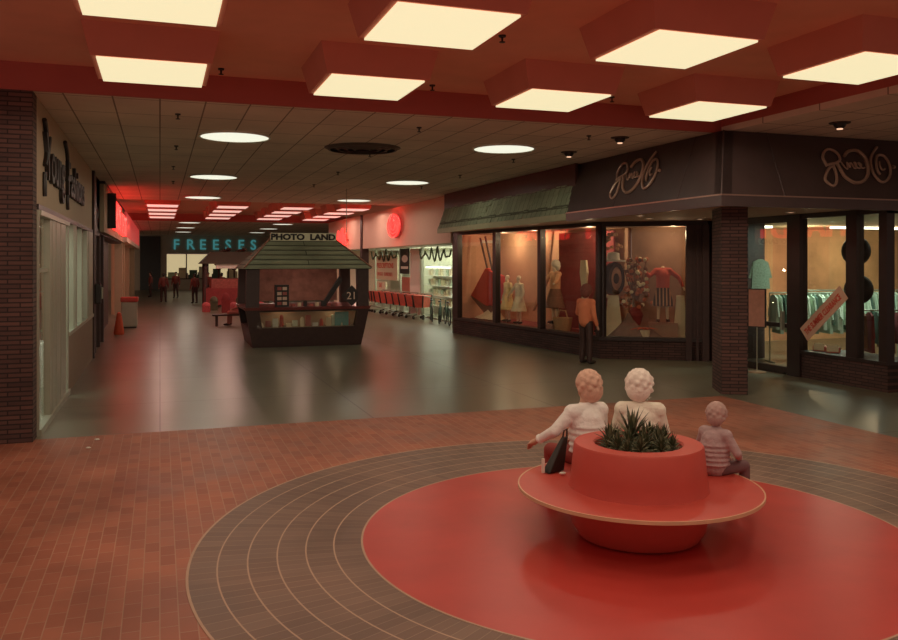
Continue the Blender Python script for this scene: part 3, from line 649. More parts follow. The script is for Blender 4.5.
# soffit under the awning
sf = MB(); sf.prism([(8.85, 26.3, SZ), (9.40, 26.4, SZ), (10.35, 18.25, SZ), (12.5, 17.02, SZ), (12.6, 17.0, SZ), (12.62, 11.95, SZ), (22, 11.95, SZ), (22, 11.55, SZ), (8.85, 11.55, SZ)], (0, 0, .06)); struct(sf.build('ceiling', M['soffit']))
for k, (X, Y) in enumerate(((10.5, 16.3), (11.8, 16.2), (11.9, 13.4), (9.7, 15.4))):
    if k == 0:
        t = thing('soffit_downlight', '', 'spotlight', (X, Y, SZ)); MB().lathe([(.06, -.015), (.10, -.015), (.10, 0), (.06, 0)], n=20).build('rim', M['white'], t); MB().lathe([(0, -.012), (.06, -.012), (.06, -.001), (0, -.001)], n=20).build('lens', M['bulb'], t); d0 = t; t['group'] = 'downlights under the awning'
    else: t = dup(d0, (X, Y, SZ))
    t['label'] = 'small warm downlight under the awning, ' + ['above the flower display window', 'beside the dark panelled jamb', 'in front of the glass door', 'at the outer left'][k]
    lamp('SPOT', (X, Y, SZ-.03), 16, (1, .66, .42), .04, spot=R(120))
struct(MB().box(9.2, 30, 26.45, 26.5, SZ, CZ).build('wall_right', M['cream']))
# fascia solid behind the awnings
# awnings: black metal (corner) and green shingle mansard
XT, XB, YT, YB, ZB, ZL = 9.2, 8.8, 11.97, 11.5, 3.52, 3.36
t = thing('black_awning', 'black metal corner awning over the brick pillar', 'awning', (9.2, 11.97, ZL))
o_ = (9.2, 11.97, ZL)
m_ = MB(o_); m_.frus([(XB, YB, ZB), (20, YB, ZB), (20, YB+.2, ZB), (XB, YB+.2, ZB)], [(XT, YT, CZ-.003), (20, YT, CZ-.003), (20, YT+.2, CZ-.003), (XT, YT+.2, CZ-.003)])
m_.frus([(XB, YB, ZB), (XB+.2, YB, ZB), (XB+.2, 17.05, ZB), (XB, 17.05, ZB)], [(XT, YT, CZ-.003), (XT+.2, YT, CZ-.003), (XT+.2, 17.35, CZ-.003), (XT, 17.35, CZ-.003)])
m_.build('hood', M['awning'], t)
m_ = MB(o_); m_.box(XB-.02, 20, YB-.02, YB+.06, ZL-.03, ZB); m_.box(XB-.02, XB+.06, YB+.06, 17.05, ZL-.03, ZB); m_.build('lower_band', M['awning'], t)
m_ = MB(o_); m_.box(XB-.03, 20, YB-.03, YB-.02+.012, ZB-.012, ZB+.012); m_.box(XB-.03, XB-.008, YB-.008, 17.05, ZB-.012, ZB+.012); m_.build('edge_strip', mat('pale shining line metal', (.38, .25, .20), .3, metal=.6), t)  # shining line of the awning edge put in as a paler strip
def awW(u, v, off=.0):  # point on west face: u metres from corner going +y, v height fraction 0..1
    return Vector((XB+(XT-XB)*v-off, u, ZB+(CZ-ZB)*v))
def awS(u, v, off=.0): return Vector((u, YB+(YT-YB)*v-off, ZB+(CZ-ZB)*v))
for u in (12.75, 15.0): MB(o_).tube([awW(u, .0), awW(u, 1)], .012, 5).build('seam', M['awning'], t)
for u in (10.1, 13.4, 15.2, 17): MB(o_).tube([awS(u, 0), awS(u, 1)], .012, 5).build('seam', M['awning'], t)
MB(o_).tube([(XB, YB, ZB), (XT, YT, CZ)], .014, 5).build('corner_seam', M['awning'], t)
# script logo: strokes traced in a 2-D letter space (x right 0..5.5, y up 0..4.4)
LG = [([(.95,1.95),(.6,1.75),(.2,1.1),(0,.5),(.3,0),(.65,.4),(.82,1.0),(.9,1.7),(.9,2.2)], 1.0),
      ([(.45,1.95),(.7,2.1),(1.2,2.3),(1.5,2.6),(1.55,3.1),(1.35,3.5),(.95,3.55),(.6,3.1),(.45,2.6),(.5,1.95)], 1.0),
      ([(1.2,2.3),(1.25,1.6),(1.35,.9),(1.8,.4),(2.4,.6),(2.9,1.3),(3.15,2.2),(3.2,3.0),(2.9,3.6),(2.3,3.5),(1.9,3.0)], 1.25),
      ([(1.5,2.4),(1.6,1.9),(1.75,1.75),(1.85,2.3),(1.9,2.3),(1.95,1.9),(2.05,2.3),(2.15,2.25),(2.2,1.85),(2.35,1.9),(2.45,2.3),(2.35,2.4),(2.35,2.0),(2.55,1.85),(2.75,2.2),(2.6,2.4),(2.7,1.9),(2.9,1.95)], .6),
      ([(4.35,4.1),(3.9,3.5),(3.5,2.7),(3.3,1.7),(3.35,1.0),(3.6,.55),(4.1,.9),(4.5,1.7),(4.65,2.6),(4.5,3.25),(4.1,3.2),(3.8,2.5),(3.65,1.7),(3.7,1.3)], 1.0),
      ([(4.05,2.6),(3.95,2.2),(4.0,1.8),(4.2,1.9)], .7), ([(4.8,2.15),(4.9,2.1)], 1.4)]
def logo(par, f, org):
    m_ = MB(org)
    for pts, wd in LG: stroke(m_, pts, .026*wd, f)
    m_.build('script_lettering', M['logo'], par)
s1 = thing('script_sign', 'bronze script sign on the left face of the black awning', 'sign', (9.0, 14.2, ZB))
logo(s1, lambda x, y: awW(15.2-x*.355+.06*y, .17+y*.175, .03), (9.0, 14.2, ZB))
s2 = thing('script_sign', 'bronze script sign on the front face of the black awning at the right edge', 'sign', (11.3, 11.7, ZB))
logo(s2, lambda x, y: awS(11.08+x*.36-.03*y, .19+y*.165, .03), (11.3, 11.7, ZB))
# green mansard
t = thing('green_mansard', 'green shingled mansard canopy over the display windows', 'awning', (8.85, 21.7, ZL)); o_ = (8.85, 21.7, ZL)
m_ = MB(o_); NC = 7
for k in range(NC):
    z0 = ZB+(CZ-ZB)*k/NC; z1 = ZB+(CZ-ZB)*(k+1)/NC; x0 = XB+(XT-XB)*k/NC; x1 = XB+(XT-XB)*(k+1)/NC
    y0 = 17.05+.30*k/NC; y0b = 17.05+.30*(k+1)/NC
    n_ = 34
    for i in range(n_):
        ya = y0+(26.35-y0)*i/n_; yb = y0+(26.35-y0)*(i+1)/n_-.015; dx = .012+.012*((i*7+k*3) % 4)/3; dz = .02*((i*5+k*11) % 3)/2
        m_.frus([(x0-dx, ya, z0-dz), (x0+.2, ya, z0-dz), (x0+.2, yb, z0-dz), (x0-dx, yb, z0-dz)], [(x1, ya, z1-.003), (x1+.2, ya, z1-.003), (x1+.2, yb, z1-.003), (x1, yb, z1-.003)])
m_.build('shingles', M['shingle'], t)
MB(o_).box(XB+.02, XB+.3, 17.05, 26.35, ZB-.01, ZB).box(XB+.22, XB+.3, 17.05, 26.35, ZB, CZ-.01).box(XT+.02, XT+.3, 17.4, 26.35, ZB, CZ-.005).build('backing', M['darkwood'], t)
MB(o_).box(XB-.03, XB+.05, 17.06, 26.35, ZL, ZB-.01).build('gutter_board', M['green'], t)
# brick pillar at the corner
t = MB().box(0, .46, 0, .86, 0, ZB-.13).build('wall_pillar', M['darkbrick'], loc=(9.61, 12.56, 0), rz=R(-26)); struct(t)

# floor sign on a stand by the glass door
t = thing('sign_stand', 'pinkish poster on a thin stand beside the glass shop door', 'sign', (12.27, 14.83, 0), R(-62))
MB().lathe([(0, 0), (.19, 0), (.19, .015), (.03, .04), (0, .04)], n=24).build('base', mat('brass base', (.6, .38, .25), .4, metal=.5), t, smooth=True)
MB().cone((0, 0, .03), (0, 0, 1.0), .014, .014, 10).build('pole', M['alu'], t)
MB().box(-.20, .20, -.02, .02, .98, 1.82).build('frame', M['frame'], t); MB().box(-.175, .175, -.026, -.019, 1.0, 1.8).build('poster', mat('dusty rose print', (.62, .30, .22), .7, .25, 9), t)
# slanted banner taped on the glass
t = thing('window_banner', 'slanted cream banner with red lettering taped to the sales window', 'banner', (12.54, 13.2, 1.36), RC)
TL = Matrix.Rotation(R(-41), 4, 'Y')
m_ = MB(); m_.T = TL; m_.box(-.70, .70, -.012, 0, -.16, .16); m_.build('paper', mat('peach paper', (.80, .50, .36), .7), t)
text('THE SUMMER CLEARANCE', .175, 'lettering', mat('red ink', (.7, .07, .04), .6), t, 0, 0, 0, .003, sx=.585, tilt=TL @ Matrix.Translation((-.63, -.016, -.06)), bold=.004)

# ------------------------------------------------------------------ interior of the corner shop: racks of clothes
def rack(loc, rz, span, z, label, n, mats, grp, h_=.8):
    t = thing('clothes_rack', label, 'clothes rack', loc, rz)
    m_ = MB().cone((-span/2, 0, z), (span/2, 0, z), .018, .018, 8)
    for s_ in (-1, 1): m_.cone((s_*span/2, 0, 0), (s_*span/2, 0, z), .018, .018, 8).box(s_*span/2-.02, s_*span/2+.02, -.28, .28, 0, .03)
    m_.build('rail', M['alu'], t)
    hung('hanging_garment', loc, rz, n, span-.1, z-.06, label.replace('rack of', 'garment from the rack of'), grp, mats, h_, .44)
rack((14.75, 15.9, 0), R(-20), 2.0, 1.66, 'rack of pale mint clothes seen through the glass door', 20, [cl[5], cl[4], cl[6], cl[5]], 'mint garments by the door')
rack((16.6, 16.6, 0), R(-15), 3.0, 1.68, 'rack of sage green clothes behind the slanted banner', 28, [cl[4], cl[5], cl[6], cl[4]], 'sage garments behind the banner')
rack((15.3, 13.6, 0), R(-30), 2.2, 1.35, 'rack of dark brown clothes low behind the slanted banner', 15, [cl[3], cl[1], cl[6], cl[3]], 'dark garments behind the banner', .75)
rack((17.8, 14.9, 0), R(-20), 2.2, 1.6, 'rack of pale green clothes at the far right edge', 14, [cl[5], cl[4], cl[2], cl[6]], 'pale garments at the right edge')
g = garment(None, 0, 0, 0, .36, .7, mat('striped sage jacket', (.45, .55, .42), .9, .6, 30), 'wall_jacket'); g.location = (13.75, 16.5, 2.45); g.rotation_euler.z = R(-20); tag(g, 'striped pale jacket hung high on the dark wall inside the door', 'clothes')
for k, (X, Y, Z) in enumerate(((13.93, 13.75, 2.63), (13.95, 13.7, 1.82))):
    t = thing('wicker_lamp', ['upper dark ball lamp hanging inside the sales window', 'lower dark ball lamp hanging inside the sales window'][k], 'lamp', (X, Y, Z))
    MB().ell((0, 0, 0), (.29, .29, .31), 20, 12).build('shade', M['black'], t, smooth=True)
    MB().cone((0, 0, .28), (0, 0, (SZ-Z) if k == 0 else .55), .01, .01, 6).build('cord', M['black'], t)
for k, (X, Y, L_) in enumerate(((15.2, 18.8, 1.6), (19.5, 18.4, 3.4), (17.0, 14.0, 2.5), (19.0, 12.5, 2.5))):
    t = thing('ceiling_strip_light', 'long fluorescent strip in the corner shop ceiling, ' + ['above the dark wall', 'before the ochre wall', 'over the racks', 'far right'][k], 'ceiling light', (X, Y, SZ)); MB().box(-L_/2, L_/2, -.1, .1, -.06, 0).build('diffuser', M['tube'], t)
for k in range(2):
    t = thing('shoe_box', ['open red and cream box on the sales window ledge, left one', 'open red and cream box on the sales window ledge, right one'][k], 'box', (12.95, 13.7-.33*k, .56), R(-70+k*20))
    MB().box(-.13, .13, -.09, .09, 0, .1).build('box', MATS['faded red plastic'], t); MB().box(-.11, .11, -.10, -.09, .02, .16).build('lid', M['paper'], t)
struct(MB().box(12.85, 13.5, 11.95, 13.85, .30, .56).build('floor', M['darkwood']))

# ================================================================== PHOTO KIOSK
KO = (3.98, 24.8, 0)
t = thing('photo_kiosk', 'green roofed photo kiosk with PHOTO LAND sign in the walkway', 'kiosk', KO)
def rect(x, y, z, cx=0, cy=0): return [(cx-x, cy-y, z), (cx+x, cy-y, z), (cx+x, cy+y, z), (cx-x, cy+y, z)]
MB().frus(rect(1.54, 1.2, 0), rect(1.65, 1.28, .55)).build('base', M['darkwood'], t)
MB().frus(rect(1.76, 1.36, 1.05), rect(1.79, 1.38, 1.13)).build('counter_rail', mat('dark red counter rail', (.20, .05, .045), .35, .1), t)
m_ = MB()
for sx_ in (-1, 1):
    for sy in (-1, 1):
        w_ = .36 if sx_ < 0 else .32
        m_ = MB(); a0 = sx_*1.65; a1 = sx_*1.74; i0 = a0-sx_*w_; i1 = a1-sx_*w_
        y0 = sy*1.28; y1 = sy*1.34
        f4 = lambda a, i, y, z: [(min(a, i), min(y, y-sy*.22), z), (max(a, i), min(y, y-sy*.22), z), (max(a, i), max(y, y-sy*.22), z), (min(a, i), max(y, y-sy*.22), z)]
        m_.frus(f4(a0, i0, y0, .55), f4(a1, i1, y1, 1.05)); m_.frus(f4(a1, i1, y1, 1.13), f4(sx_*1.72, sx_*(1.72-w_), sy*1.32, 2.25)); m_.build('post', M['darkwood'], t)
MB().box(-1.44, 1.30, -1.30, -1.288, .55, 1.04).build('front_glass', M['glass'], t)
MB().box(-1.6, 1.6, -.55, -.5, .55, 1.05).box(-1.55, 1.5, -1.2, -.55, .52, .56).build('case_back', mat('pale case lining', (.42, .30, .2), .8), t)
MB().box(-1.7, 1.7, -1.3, -.6, 1.0, 1.05).build('counter_top', M['darkwood'], t)
MB().box(-1.4, 1.3, 1.10, 1.16, 1.2, 2.2).build('back_goods_wall', mat('dusty pink photo samples', (.36, .17, .13), .8, .6, 5), t)
# stepped shingle roof
m_ = MB(); NC = 6
for k in range(NC):
    f0 = k/NC; f1 = (k+1)/NC
    x0 = 1.76+(.93-1.76)*f0; x1 = 1.76+(.93-1.76)*f1; y0 = 1.44+(.25-1.44)*f0; y1 = 1.44+(.25-1.44)*f1; z0 = 2.25+.82*f0; z1 = 2.25+.82*f1
    m_.frus(rect(x0+.05, y0+.08, z0-.035), rect(x1, y1, z1))
m_.build('roof', M['shinglex'], t)
MB().frus(rect(1.77, 1.46, 2.20), rect(1.78, 1.47, 2.25)).build('eave', M['black'], t)
for sx_ in (-1, 1): MB().tube([(sx_*1.79, -1.48, 2.25), (sx_*.95, -.25, 3.09)], .025, 6).build('hip_ridge', mat('red brown ridge tile', (.32, .15, .1), .7), t)
s_ = MB().box(-.95, .97, -.38, -.28, 3.02, 3.25).build('sign_board', mat('lit cream sign board', (.80, .78, .55), .6), t)
text('PHOTO  LAND', .235, 'lettering', M['blacksign'], s_, 0, -.385, 3.055, .006, align='CENTER', sx=1.2, bold=.012)
MB().cone((1.5, .6, 3.0), (1.5, .6, CZ), .012, .012, 6).build('hanger', M['alu'], t)
lamp('POINT', (3.9, 24.4, 2.1), 14, (1, .66, .5), .05); lamp('POINT', (3.3, 23.9, .98), 1.6, WARM, .02); lamp('POINT', (4.8, 23.9, .98), 1.6, WARM, .02)
t = thing('film_rack', 'tall dark rack of film on the kiosk counter', 'rack', (3.27, 23.85, 1.131))
MB().box(-.19, .19, -.12, .12, 0, .62).build('body', M['black'], t)
for i in range(4):
    for j in range(2): MB().box(-.14+.15*j, -.02+.15*j, -.135, -.12, .05+.14*i, .14+.14*i).build('film_box', M['cream'] if (i+j) % 3 else cl[0], t)
t = thing('number_sign', 'dark diamond sign with 21 standing on the kiosk counter', 'sign', (5.22, 23.47, 1.131))
m_ = MB(); m_.prism([(-.3, 0, .3), (0, 0, .0), (.3, 0, .3), (0, 0, .6)], (0, .03, 0)); m_.build('plate', M['black'], t)
text('21', .3, 'number', M['cream'], t, -.16, -.005, .2, .006)
t = thing('camera_easel', 'dark slanting display easel on the kiosk counter', 'easel', (4.75, 23.9, 1.131))
m_ = MB(); m_.prism([(-.35, 0, 0), (-.2, 0, 0), (.3, 0, .75), (.2, 0, .85)], (0, .12, 0)); m_.build('board', M['black'], t)
for i in range(14):
    x = 2.7+i*.19; hh = .10+.07*((i*5) % 4)
    o = MB()
    if i % 3 == 0: o.cone((0, 0, 0), (0, 0, hh), .06, .05, 12).cone((0, 0, hh), (0, 0, hh+.03), .03, .03, 10)
    else: o.box(-.07, .07, -.05, .05, 0, hh).box(-.03, .03, -.07, -.05, .02, hh*.7)
    o = o.build('camera_box', [M['paper'], cl[0], M['white'], mat('bright red carton', (.6, .08, .05), .6), M['paper'], MATS['mint cloth'] ][i % 6], loc=(x, 23.78+.1*(i % 2), .561)); tag(o, ['cream', 'pink', 'white', 'red', 'ivory', 'mint'][i % 6]+(' film can' if i % 3 == 0 else ' camera carton')+' standing in the lit kiosk case, '+('left half' if i < 7 else 'right half'), 'box', 'photo goods in the kiosk case')
o = MB().box(-.2, .2, -.02, .02, 0, .4).build('photo_card', mat('teal card', (.15, .45, .45), .6), loc=(4.98, 23.75, .561)); tag(o, 'teal card standing in the right half of the kiosk case', 'card')
for i in range(7):
    x = 3.6+i*.17
    o = MB().box(-.05, .05, -.05, .05, 0, .07+.04*(i % 3)).build('photo_wallet', [cl[0], M['paper'], M['black']][i % 3], loc=(x, 23.85, 1.131)); tag(o, ['dusty pink', 'cream', 'black'][i % 3]+' photo wallet lying along the kiosk counter', 'box', 'small items along the kiosk counter')

# ================================================================== FIGURES
def figure(name, label, cat, loc, rz, pose, top, bottom, hair, vox=.012, skirt=False, scale=1, headless=False, skin='skin', hairs='short', group=None, hands=True, tops=1.0, blob=None):
    """pose: dict of joints (local metres, faces +y)."""
    t = thing(name, label, cat, loc, rz, group); t.scale = (scale,)*3
    P = {k: Vector(v) for k, v in pose.items()}
    def cap(m, a, b, ra, rb): m.cone(a, b, ra, rb, 14).ell(a, ra, 12, 8).ell(b, rb, 12, 8)
    m = MB(); sd = (P['shR']-P['shL'])*.5
    cap(m, P['pel'], P['che'], .125, .13); cap(m, P['shL'], P['shR'], .065, .065)
    up = (P['neck']-P['che']).normalized()
    cap(m, P['che'], P['neck'], .09, .055)
    fwd = Vector((0, 1, 0)); 
    if 'face' in P: fwd = P['face'].normalized()
    side = fwd.cross(Vector((0, 0, 1))).normalized()
    if not headless:
        h = P['head']; cap(m, P['neck'], h-Vector((0, 0, .05)), .052, .05)
        m.ell(h+Vector((0, 0, .03)), (.078, .078, .098), 16, 12); m.ell(h+Vector((0, 0, .04))-fwd*.02, (.08, .08, .085), 16, 12)
        m.ell(h+fwd*.035-Vector((0, 0, .055)), (.048, .048, .045)); m.cone(h+fwd*.075+Vector((0, 0, .02)), h+fwd*.098-Vector((0, 0, .012)), .008, .014, 8)
        m.ell(h+fwd*.074-Vector((0, 0, .042)), (.022, .022, .009))
        for s_ in (-1, 1): m.ell(h+side*s_*.080+Vector((0, 0, .0)), (.014, .018, .03), 8, 6)
    for s_, c in ((-1, 'L'), (1, 'R')):
        cap(m, P['sh'+c], P['el'+c], .048, .038); cap(m, P['el'+c], P['wr'+c], .038, .026)
        d = (P['wr'+c]-P['el'+c]).normalized(); a = d.orthogonal().normalized() if abs(d.z) > .99 else d.cross(Vector((0, 0, 1))).normalized(); n2 = d.cross(a)
        w = P['wr'+c]; m.ell(w+d*.05, (.034, .034, .034)); cap(m, w, w+d*.08, .026, .03)
        if hands:
            for q_, l_ in enumerate((.062, .075, .07, .055)):
                o_ = a*(q_-1.5)*.021; k1 = w+d*.085+o_; k2 = k1+d*l_*.5+n2*.008*(-1 if n2.z > 0 else 1); k3 = k2+d*l_*.4+n2*.028*(-1 if n2.z > 0 else 1)
                cap(m, w+d*.05+o_*.8, k1, .011, .010); cap(m, k1, k2, .010, .009); cap(m, k2, k3, .009, .008)
            tb = w+d*.03-a*.024*1; cap(m, tb, tb+d*.035-a*.028, .013, .011); cap(m, tb+d*.035-a*.028, tb+d*.065-a*.03, .011, .009)
        cap(m, P['hip'+c], P['kn'+c], .075, .055); cap(m, P['kn'+c], P['an'+c], .052, .038); cap(m, P['an'+c], P['to'+c], .036, .028)
        cap(m, P['pel'], P['hip'+c], .11, .08)
    me = remesh(m, vox, 3); body = mesh_obj('body', me, MATS[skin] if skin in MATS else M['skin'], t)
    # shirt
    m = MB(); k = tops
    cap(m, P['pel']+up*.03, P['che'], .145*k, .15*k); cap(m, P['che'], P['neck']-up*.06, .125*k, .075*k); cap(m, P['shL'], P['shR'], .082, .082)
    m.ell((P['shL']+P['shR'])/2-up*.08, (abs(sd.x)*.9+.05, .12, .13))
    for c in 'LR': cap(m, P['sh'+c], P['el'+c], .07, .058); e = P['el'+c]; w = P['wr'+c]; cap(m, e, e+(w-e)*.85, .058, .042)
    if blob: m.ell(Vector(blob[0]), blob[1])
    # folds gathered above the waist
    if vox < .0135:
        for q_ in range(5):
            zc = P['pel'].lerp(P['che'], .12+.2*q_)
            m.lathe([(.150*k+.004, -.012), (.163*k+.008*(q_ == 0), 0), (.150*k+.004, .014), (.12, 0)], zc, 28)
    mesh_obj('top', remesh(m, vox, 3), top, t)
    if vox < .0135:
        cb = MB(); nk = P['neck']-up*.045
        cb.lathe([(.062, -.02), (.092, -.03), (.078, .03), (.060, .028)], nk, 24); mesh_obj('collar', remesh(cb, .008, 2), top, t)
        for c in 'LR':
            e = P['el'+c]; w = P['wr'+c]; mesh_obj('cuff', remesh(MB().cone(e+(w-e)*.80, e+(w-e)*.93, .050, .046, 16), .008, 1), top, t)
    m = MB()
    if skirt:
        hm = (P['knL']+P['knR'])/2; m.cone(P['pel']+up*.02, hm-Vector((0, 0, .05)), .15, .30, 20); m.ell(P['pel'], .15)
        mesh_obj('skirt', remesh(m, vox, 2), bottom, t)
    else:
        m.ell(P['pel'], (.17, .14, .13))
        for c in 'LR': cap(m, P['hip'+c], P['kn'+c], .095, .075); cap(m, P['kn'+c], P['an'+c]+Vector((0, 0, .02)), .072, .062)
        mesh_obj('trousers', remesh(m, vox, 3), bottom, t)
    for c in 'LR':
        s_ = MB(); an = P['an'+c]; to = P['to'+c]; dd = (to-an); dd.z = 0; dd = dd.normalized()
        s_.ell(an+dd*.07-Vector((0, 0, .035)), (.05+abs(dd.x)*.08, .05+abs(dd.y)*.09, .045)); s_.ell(an-Vector((0, 0, .02)), (.05, .05, .055)); mesh_obj('shoe', remesh(s_, max(vox, .012), 2), M['black'], t)
    if not headless and hair is not None:
        m = MB(); h = P['head']; q_ = 1.0
        m.ell(h+Vector((0, 0, .055))-fwd*.022, (.098, .098, .092), 16, 12); m.ell(h-fwd*.055+Vector((0, 0, -.01)), (.078, .078, .085), 14, 10)
        if hairs == 'full':
            m.ell(h+Vector((0, 0, .055))-fwd*.035, (.135, .125, .12), 16, 12); m.ell(h-fwd*.075+Vector((0, 0, -.03)), (.12, .09, .11), 14, 10)
            for q_ in range(46):
                a_ = q_*2.399; e_ = (q_/46)*1.9-.45; dv = Vector((cos(a_)*cos(e_), sin(a_)*cos(e_), sin(e_)))
                if dv.dot(fwd) > .45 and e_ < .75: continue
                m.ell(h+Vector((0, 0, .03))-fwd*.035+Vector((dv.x*.125, dv.y*.118, dv.z*.135)), .028, 7, 5)
        if hairs == 'long': m.ell(h-fwd*.075+Vector((0, 0, -.08)), (.09, .06, .14), 14, 10)
        mesh_obj('hair', remesh(m, vox, 2), hair, t)
        for s_ in (-1, 1):
            MB().ell(h+fwd*.070+side*s_*.03+Vector((0, 0, .028)), .010, 10, 7).build('eye', M['blacksign'], t, smooth=True)
    return t
SIT = dict(pel=(0, .02, .54), che=(0, .05, .84), neck=(0, .07, 1.03), head=(0, .10, 1.17), shL=(-.17, .05, .95), shR=(.17, .05, .95),
    elL=(-.24, .12, .70), elR=(.24, .12, .70), wrL=(-.13, .36, .62), wrR=(.13, .36, .62), hipL=(-.09, .06, .52), hipR=(.09, .06, .52),
    knL=(-.12, .48, .50), knR=(.12, .48, .50), anL=(-.12, .50, .085), anR=(.12, .50, .085), toL=(-.14, .65, .04), toR=(.14, .65, .04))
STA = dict(pel=(0, 0, .95), che=(0, .0, 1.27), neck=(0, .0, 1.46), head=(0, .02, 1.61), shL=(-.18, 0, 1.39), shR=(.18, 0, 1.39),
    elL=(-.25, -.02, 1.10), elR=(.25, -.02, 1.10), wrL=(-.26, .08, .86), wrR=(.26, .08, .86), hipL=(-.09, 0, .90), hipR=(.09, 0, .90),
    knL=(-.11, .03, .50), knR=(.11, .0, .50), anL=(-.12, 0, .09), anR=(.12, -.02, .09), toL=(-.14, .15, .035), toR=(.14, .13, .035))
white_cloth = mat('cream white blouse', (.98, .95, .90), .85, .10, 14, bump=1.0); white_hair = mat('white grey hair', (.95, .84, .76), .9, .1, 30, bump=.5)
p = dict(SIT); p.update(elL=(-.33, .10, .78), wrL=(-.40, .30, .66), face=(-.3, 1, 0), head=(.03, .10, 1.17))
figure('person', 'person in cream blouse with sandy hair seated on the left behind the red planter', 'person', (3.92, 7.12, 0), R(8), p, white_cloth, mat('dark red trousers', (.30, .05, .04), .8), mat('sandy hair', (.72, .47, .36), .9, .2, 30, bump=.5), vox=.011, hairs='full', tops=1.15)
p = dict(SIT); p.update(face=(.2, 1, 0))
figure('person', 'white haired person in cream top seated behind the red planter plants', 'person', (4.42, 7.02, 0), R(-32), p, mat('cream cardigan', (.96, .88, .76), .85, .12, 14, bump=1.0), mat('brown skirt cloth', (.2, .09, .06), .8), white_hair, vox=.011, hairs='full', tops=1.1)
# small child bending over the bench at the right
mauve = mat('dusky mauve coat', (.50, .36, .37), .9, .2, 14, bump=1.0)
p = dict(SIT); p.update(elL=(-.30, .10, .74), elR=(.30, .10, .74), face=(-.2, 1, -.25))
figure('person', 'small child in dusky mauve coat seated at the right side of the planter bench', 'person', (4.83, 6.44, .125), R(-75), p, mauve, mat('dark plum trousers', (.20, .11, .12), .85), mat('pale mauve brown hair', (.50, .34, .31), .9, .2, 30), vox=.013, tops=1.25, scale=.72, hairs='full')
# window shopper in orange
p = dict(STA); p.update(elL=(-.30, .06, 1.13), wrL=(-.2, .25, 1.0), head=(0, .05, 1.62))
figure('person', 'brown haired person in orange top standing at the display window with back turned', 'person', (9.46, 17.35, 0), R(-70), p, mat('orange dress cloth', (.78, .25, .12), .85), M['darkwood'], mat('auburn brown hair', (.22, .07, .05), .8), vox=.016, hairs='full', scale=1.05, hands=False, tops=1.15)
# mannequins in the display windows
def inA(s, d, z=.5):
    v = Vector((s, d, z)); v.rotate(Matrix.Rotation(RA, 4, 'Z')); v += Vector((A0[0], A0[1], 0)); return tuple(v)
def inB(s, d, z=.5):
    v = Vector((s, d, z)); v.rotate(Matrix.Rotation(RB, 4, 'Z')); v += Vector((B0[0], B0[1], 0)); return tuple(v)
MATS['mannequin'] = mat('pale mannequin plastic', (.9, .75, .55), .5, .05)
yel = mat('pale yellow dress', (.95, .72, .36), .8, .2, 12); crm = mat('ivory dress', (.98, .86, .60), .8, .1)
lowA = dict(STA)
figure('mannequin', 'pale yellow dressed mannequin left of the ivory one in the window', 'mannequin', inA(2.35, .75), RA+pi, STA, yel, yel, None, vox=.02, skirt=True, scale=.86, skin='mannequin', hands=False)
p = dict(STA); p.update(elR=(.38, .05, 1.2), wrR=(.5, .15, 1.0))
figure('mannequin', 'ivory long dressed mannequin with arm held out in the window', 'mannequin', inA(3.3, .6), RA+pi, p, crm, crm, None, vox=.02, skirt=True, scale=.86, skin='mannequin', hands=False)
p = dict(STA); p.update(elL=(-.36, .2, 1.2), wrL=(-.55, .4, 1.15), elR=(.3, .2, 1.15), wrR=(.1, .42, 1.1))
figure('mannequin', 'white hatted mannequin in peach top and brown skirt in the middle display', 'mannequin', inA(5.15, .7, .62), RA+pi, p, mat('peach knit', (.92, .50, .27), .85), mat('brown tweed', (.28, .14, .09), .9, .5, 20), mat('white hat felt', (.95, .88, .70), .8), vox=.018, skirt=True, scale=1.03, skin='mannequin', hands=False, hairs='full')
p = dict(STA); p.update(elR=(.36, .12, 1.25), wrR=(.45, .35, 1.35), elL=(-.42, -.02, 1.2), wrL=(-.52, .05, .95))
figure('mannequin', 'headless mannequin in red sweater and striped dark skirt in the flower display', 'mannequin', inB(1.55, .75, .86), RB+pi, p, mat('coral red sweater', (.72, .13, .10), .85), brickmat('striped brown skirt', (.06, .03, .025), (.06, .03, .025), (.55, .30, .16), .09, 9, .018, 'xz', .8, offset=0, bump=0), None, vox=.018, skirt=True, scale=.95, skin='mannequin', headless=True, hands=False, tops=1.2)
m_ = MB().box(-.35, .35, -.3, .3, 0, .36).build('display_plinth', M['backdrop'], loc=inB(1.55, .75, .5), rz=RB); tag(m_, 'brown draped plinth under the red sweater mannequin', 'plinth')
m_ = MB().box(-.35, .35, -.3, .3, 0, .12).build('display_plinth', M['backdrop'], loc=inA(5.15, .7, .5), rz=RA); tag(m_, 'low plinth under the peach top mannequin', 'plinth')
# red bag hanging in the first pane
t = thing('hanging_bag', 'big red diamond shaped bag hung on straps in the leftmost pane', 'bag', inA(1.0, .62, 1.0), RA)
m_ = MB(); m_.prism([(-1.0, 0, .25), (.05, 0, 1.2), (1.05, 0, .95), (1.0, 0, .05), (.1, 0, -.05)], (0, .22, 0)); m_.build('body', mat('bright red cloth', (.75, .05, .03), .7, .1), t, bevel=.04)
m_ = MB(); m_.prism([(-.98, .01, .23), (.1, .01, -.07), (1.0, .01, .03), (.2, .01, -.4)], (0, .2, 0)); m_.build('underside', cl[3], t)
MB().tube([(.05, .1, 1.18), (-.45, .1, 2.2)], .035, 6).tube([(.4, .1, 1.1), (-.1, .1, 2.25)], .035, 6).build('strap', M['darkwood'], t)
t = thing('cream_cloth', 'cream cloth heaped on the display floor under the red bag', 'cloth', inA(1.25, .65, .55), RA)
CREAMCLOTH = t
t = thing('swag_curtain', 'narrow tan swag curtain slanting down behind the ivory mannequin', 'curtain', inA(4.2, 1.0, 0), RA)
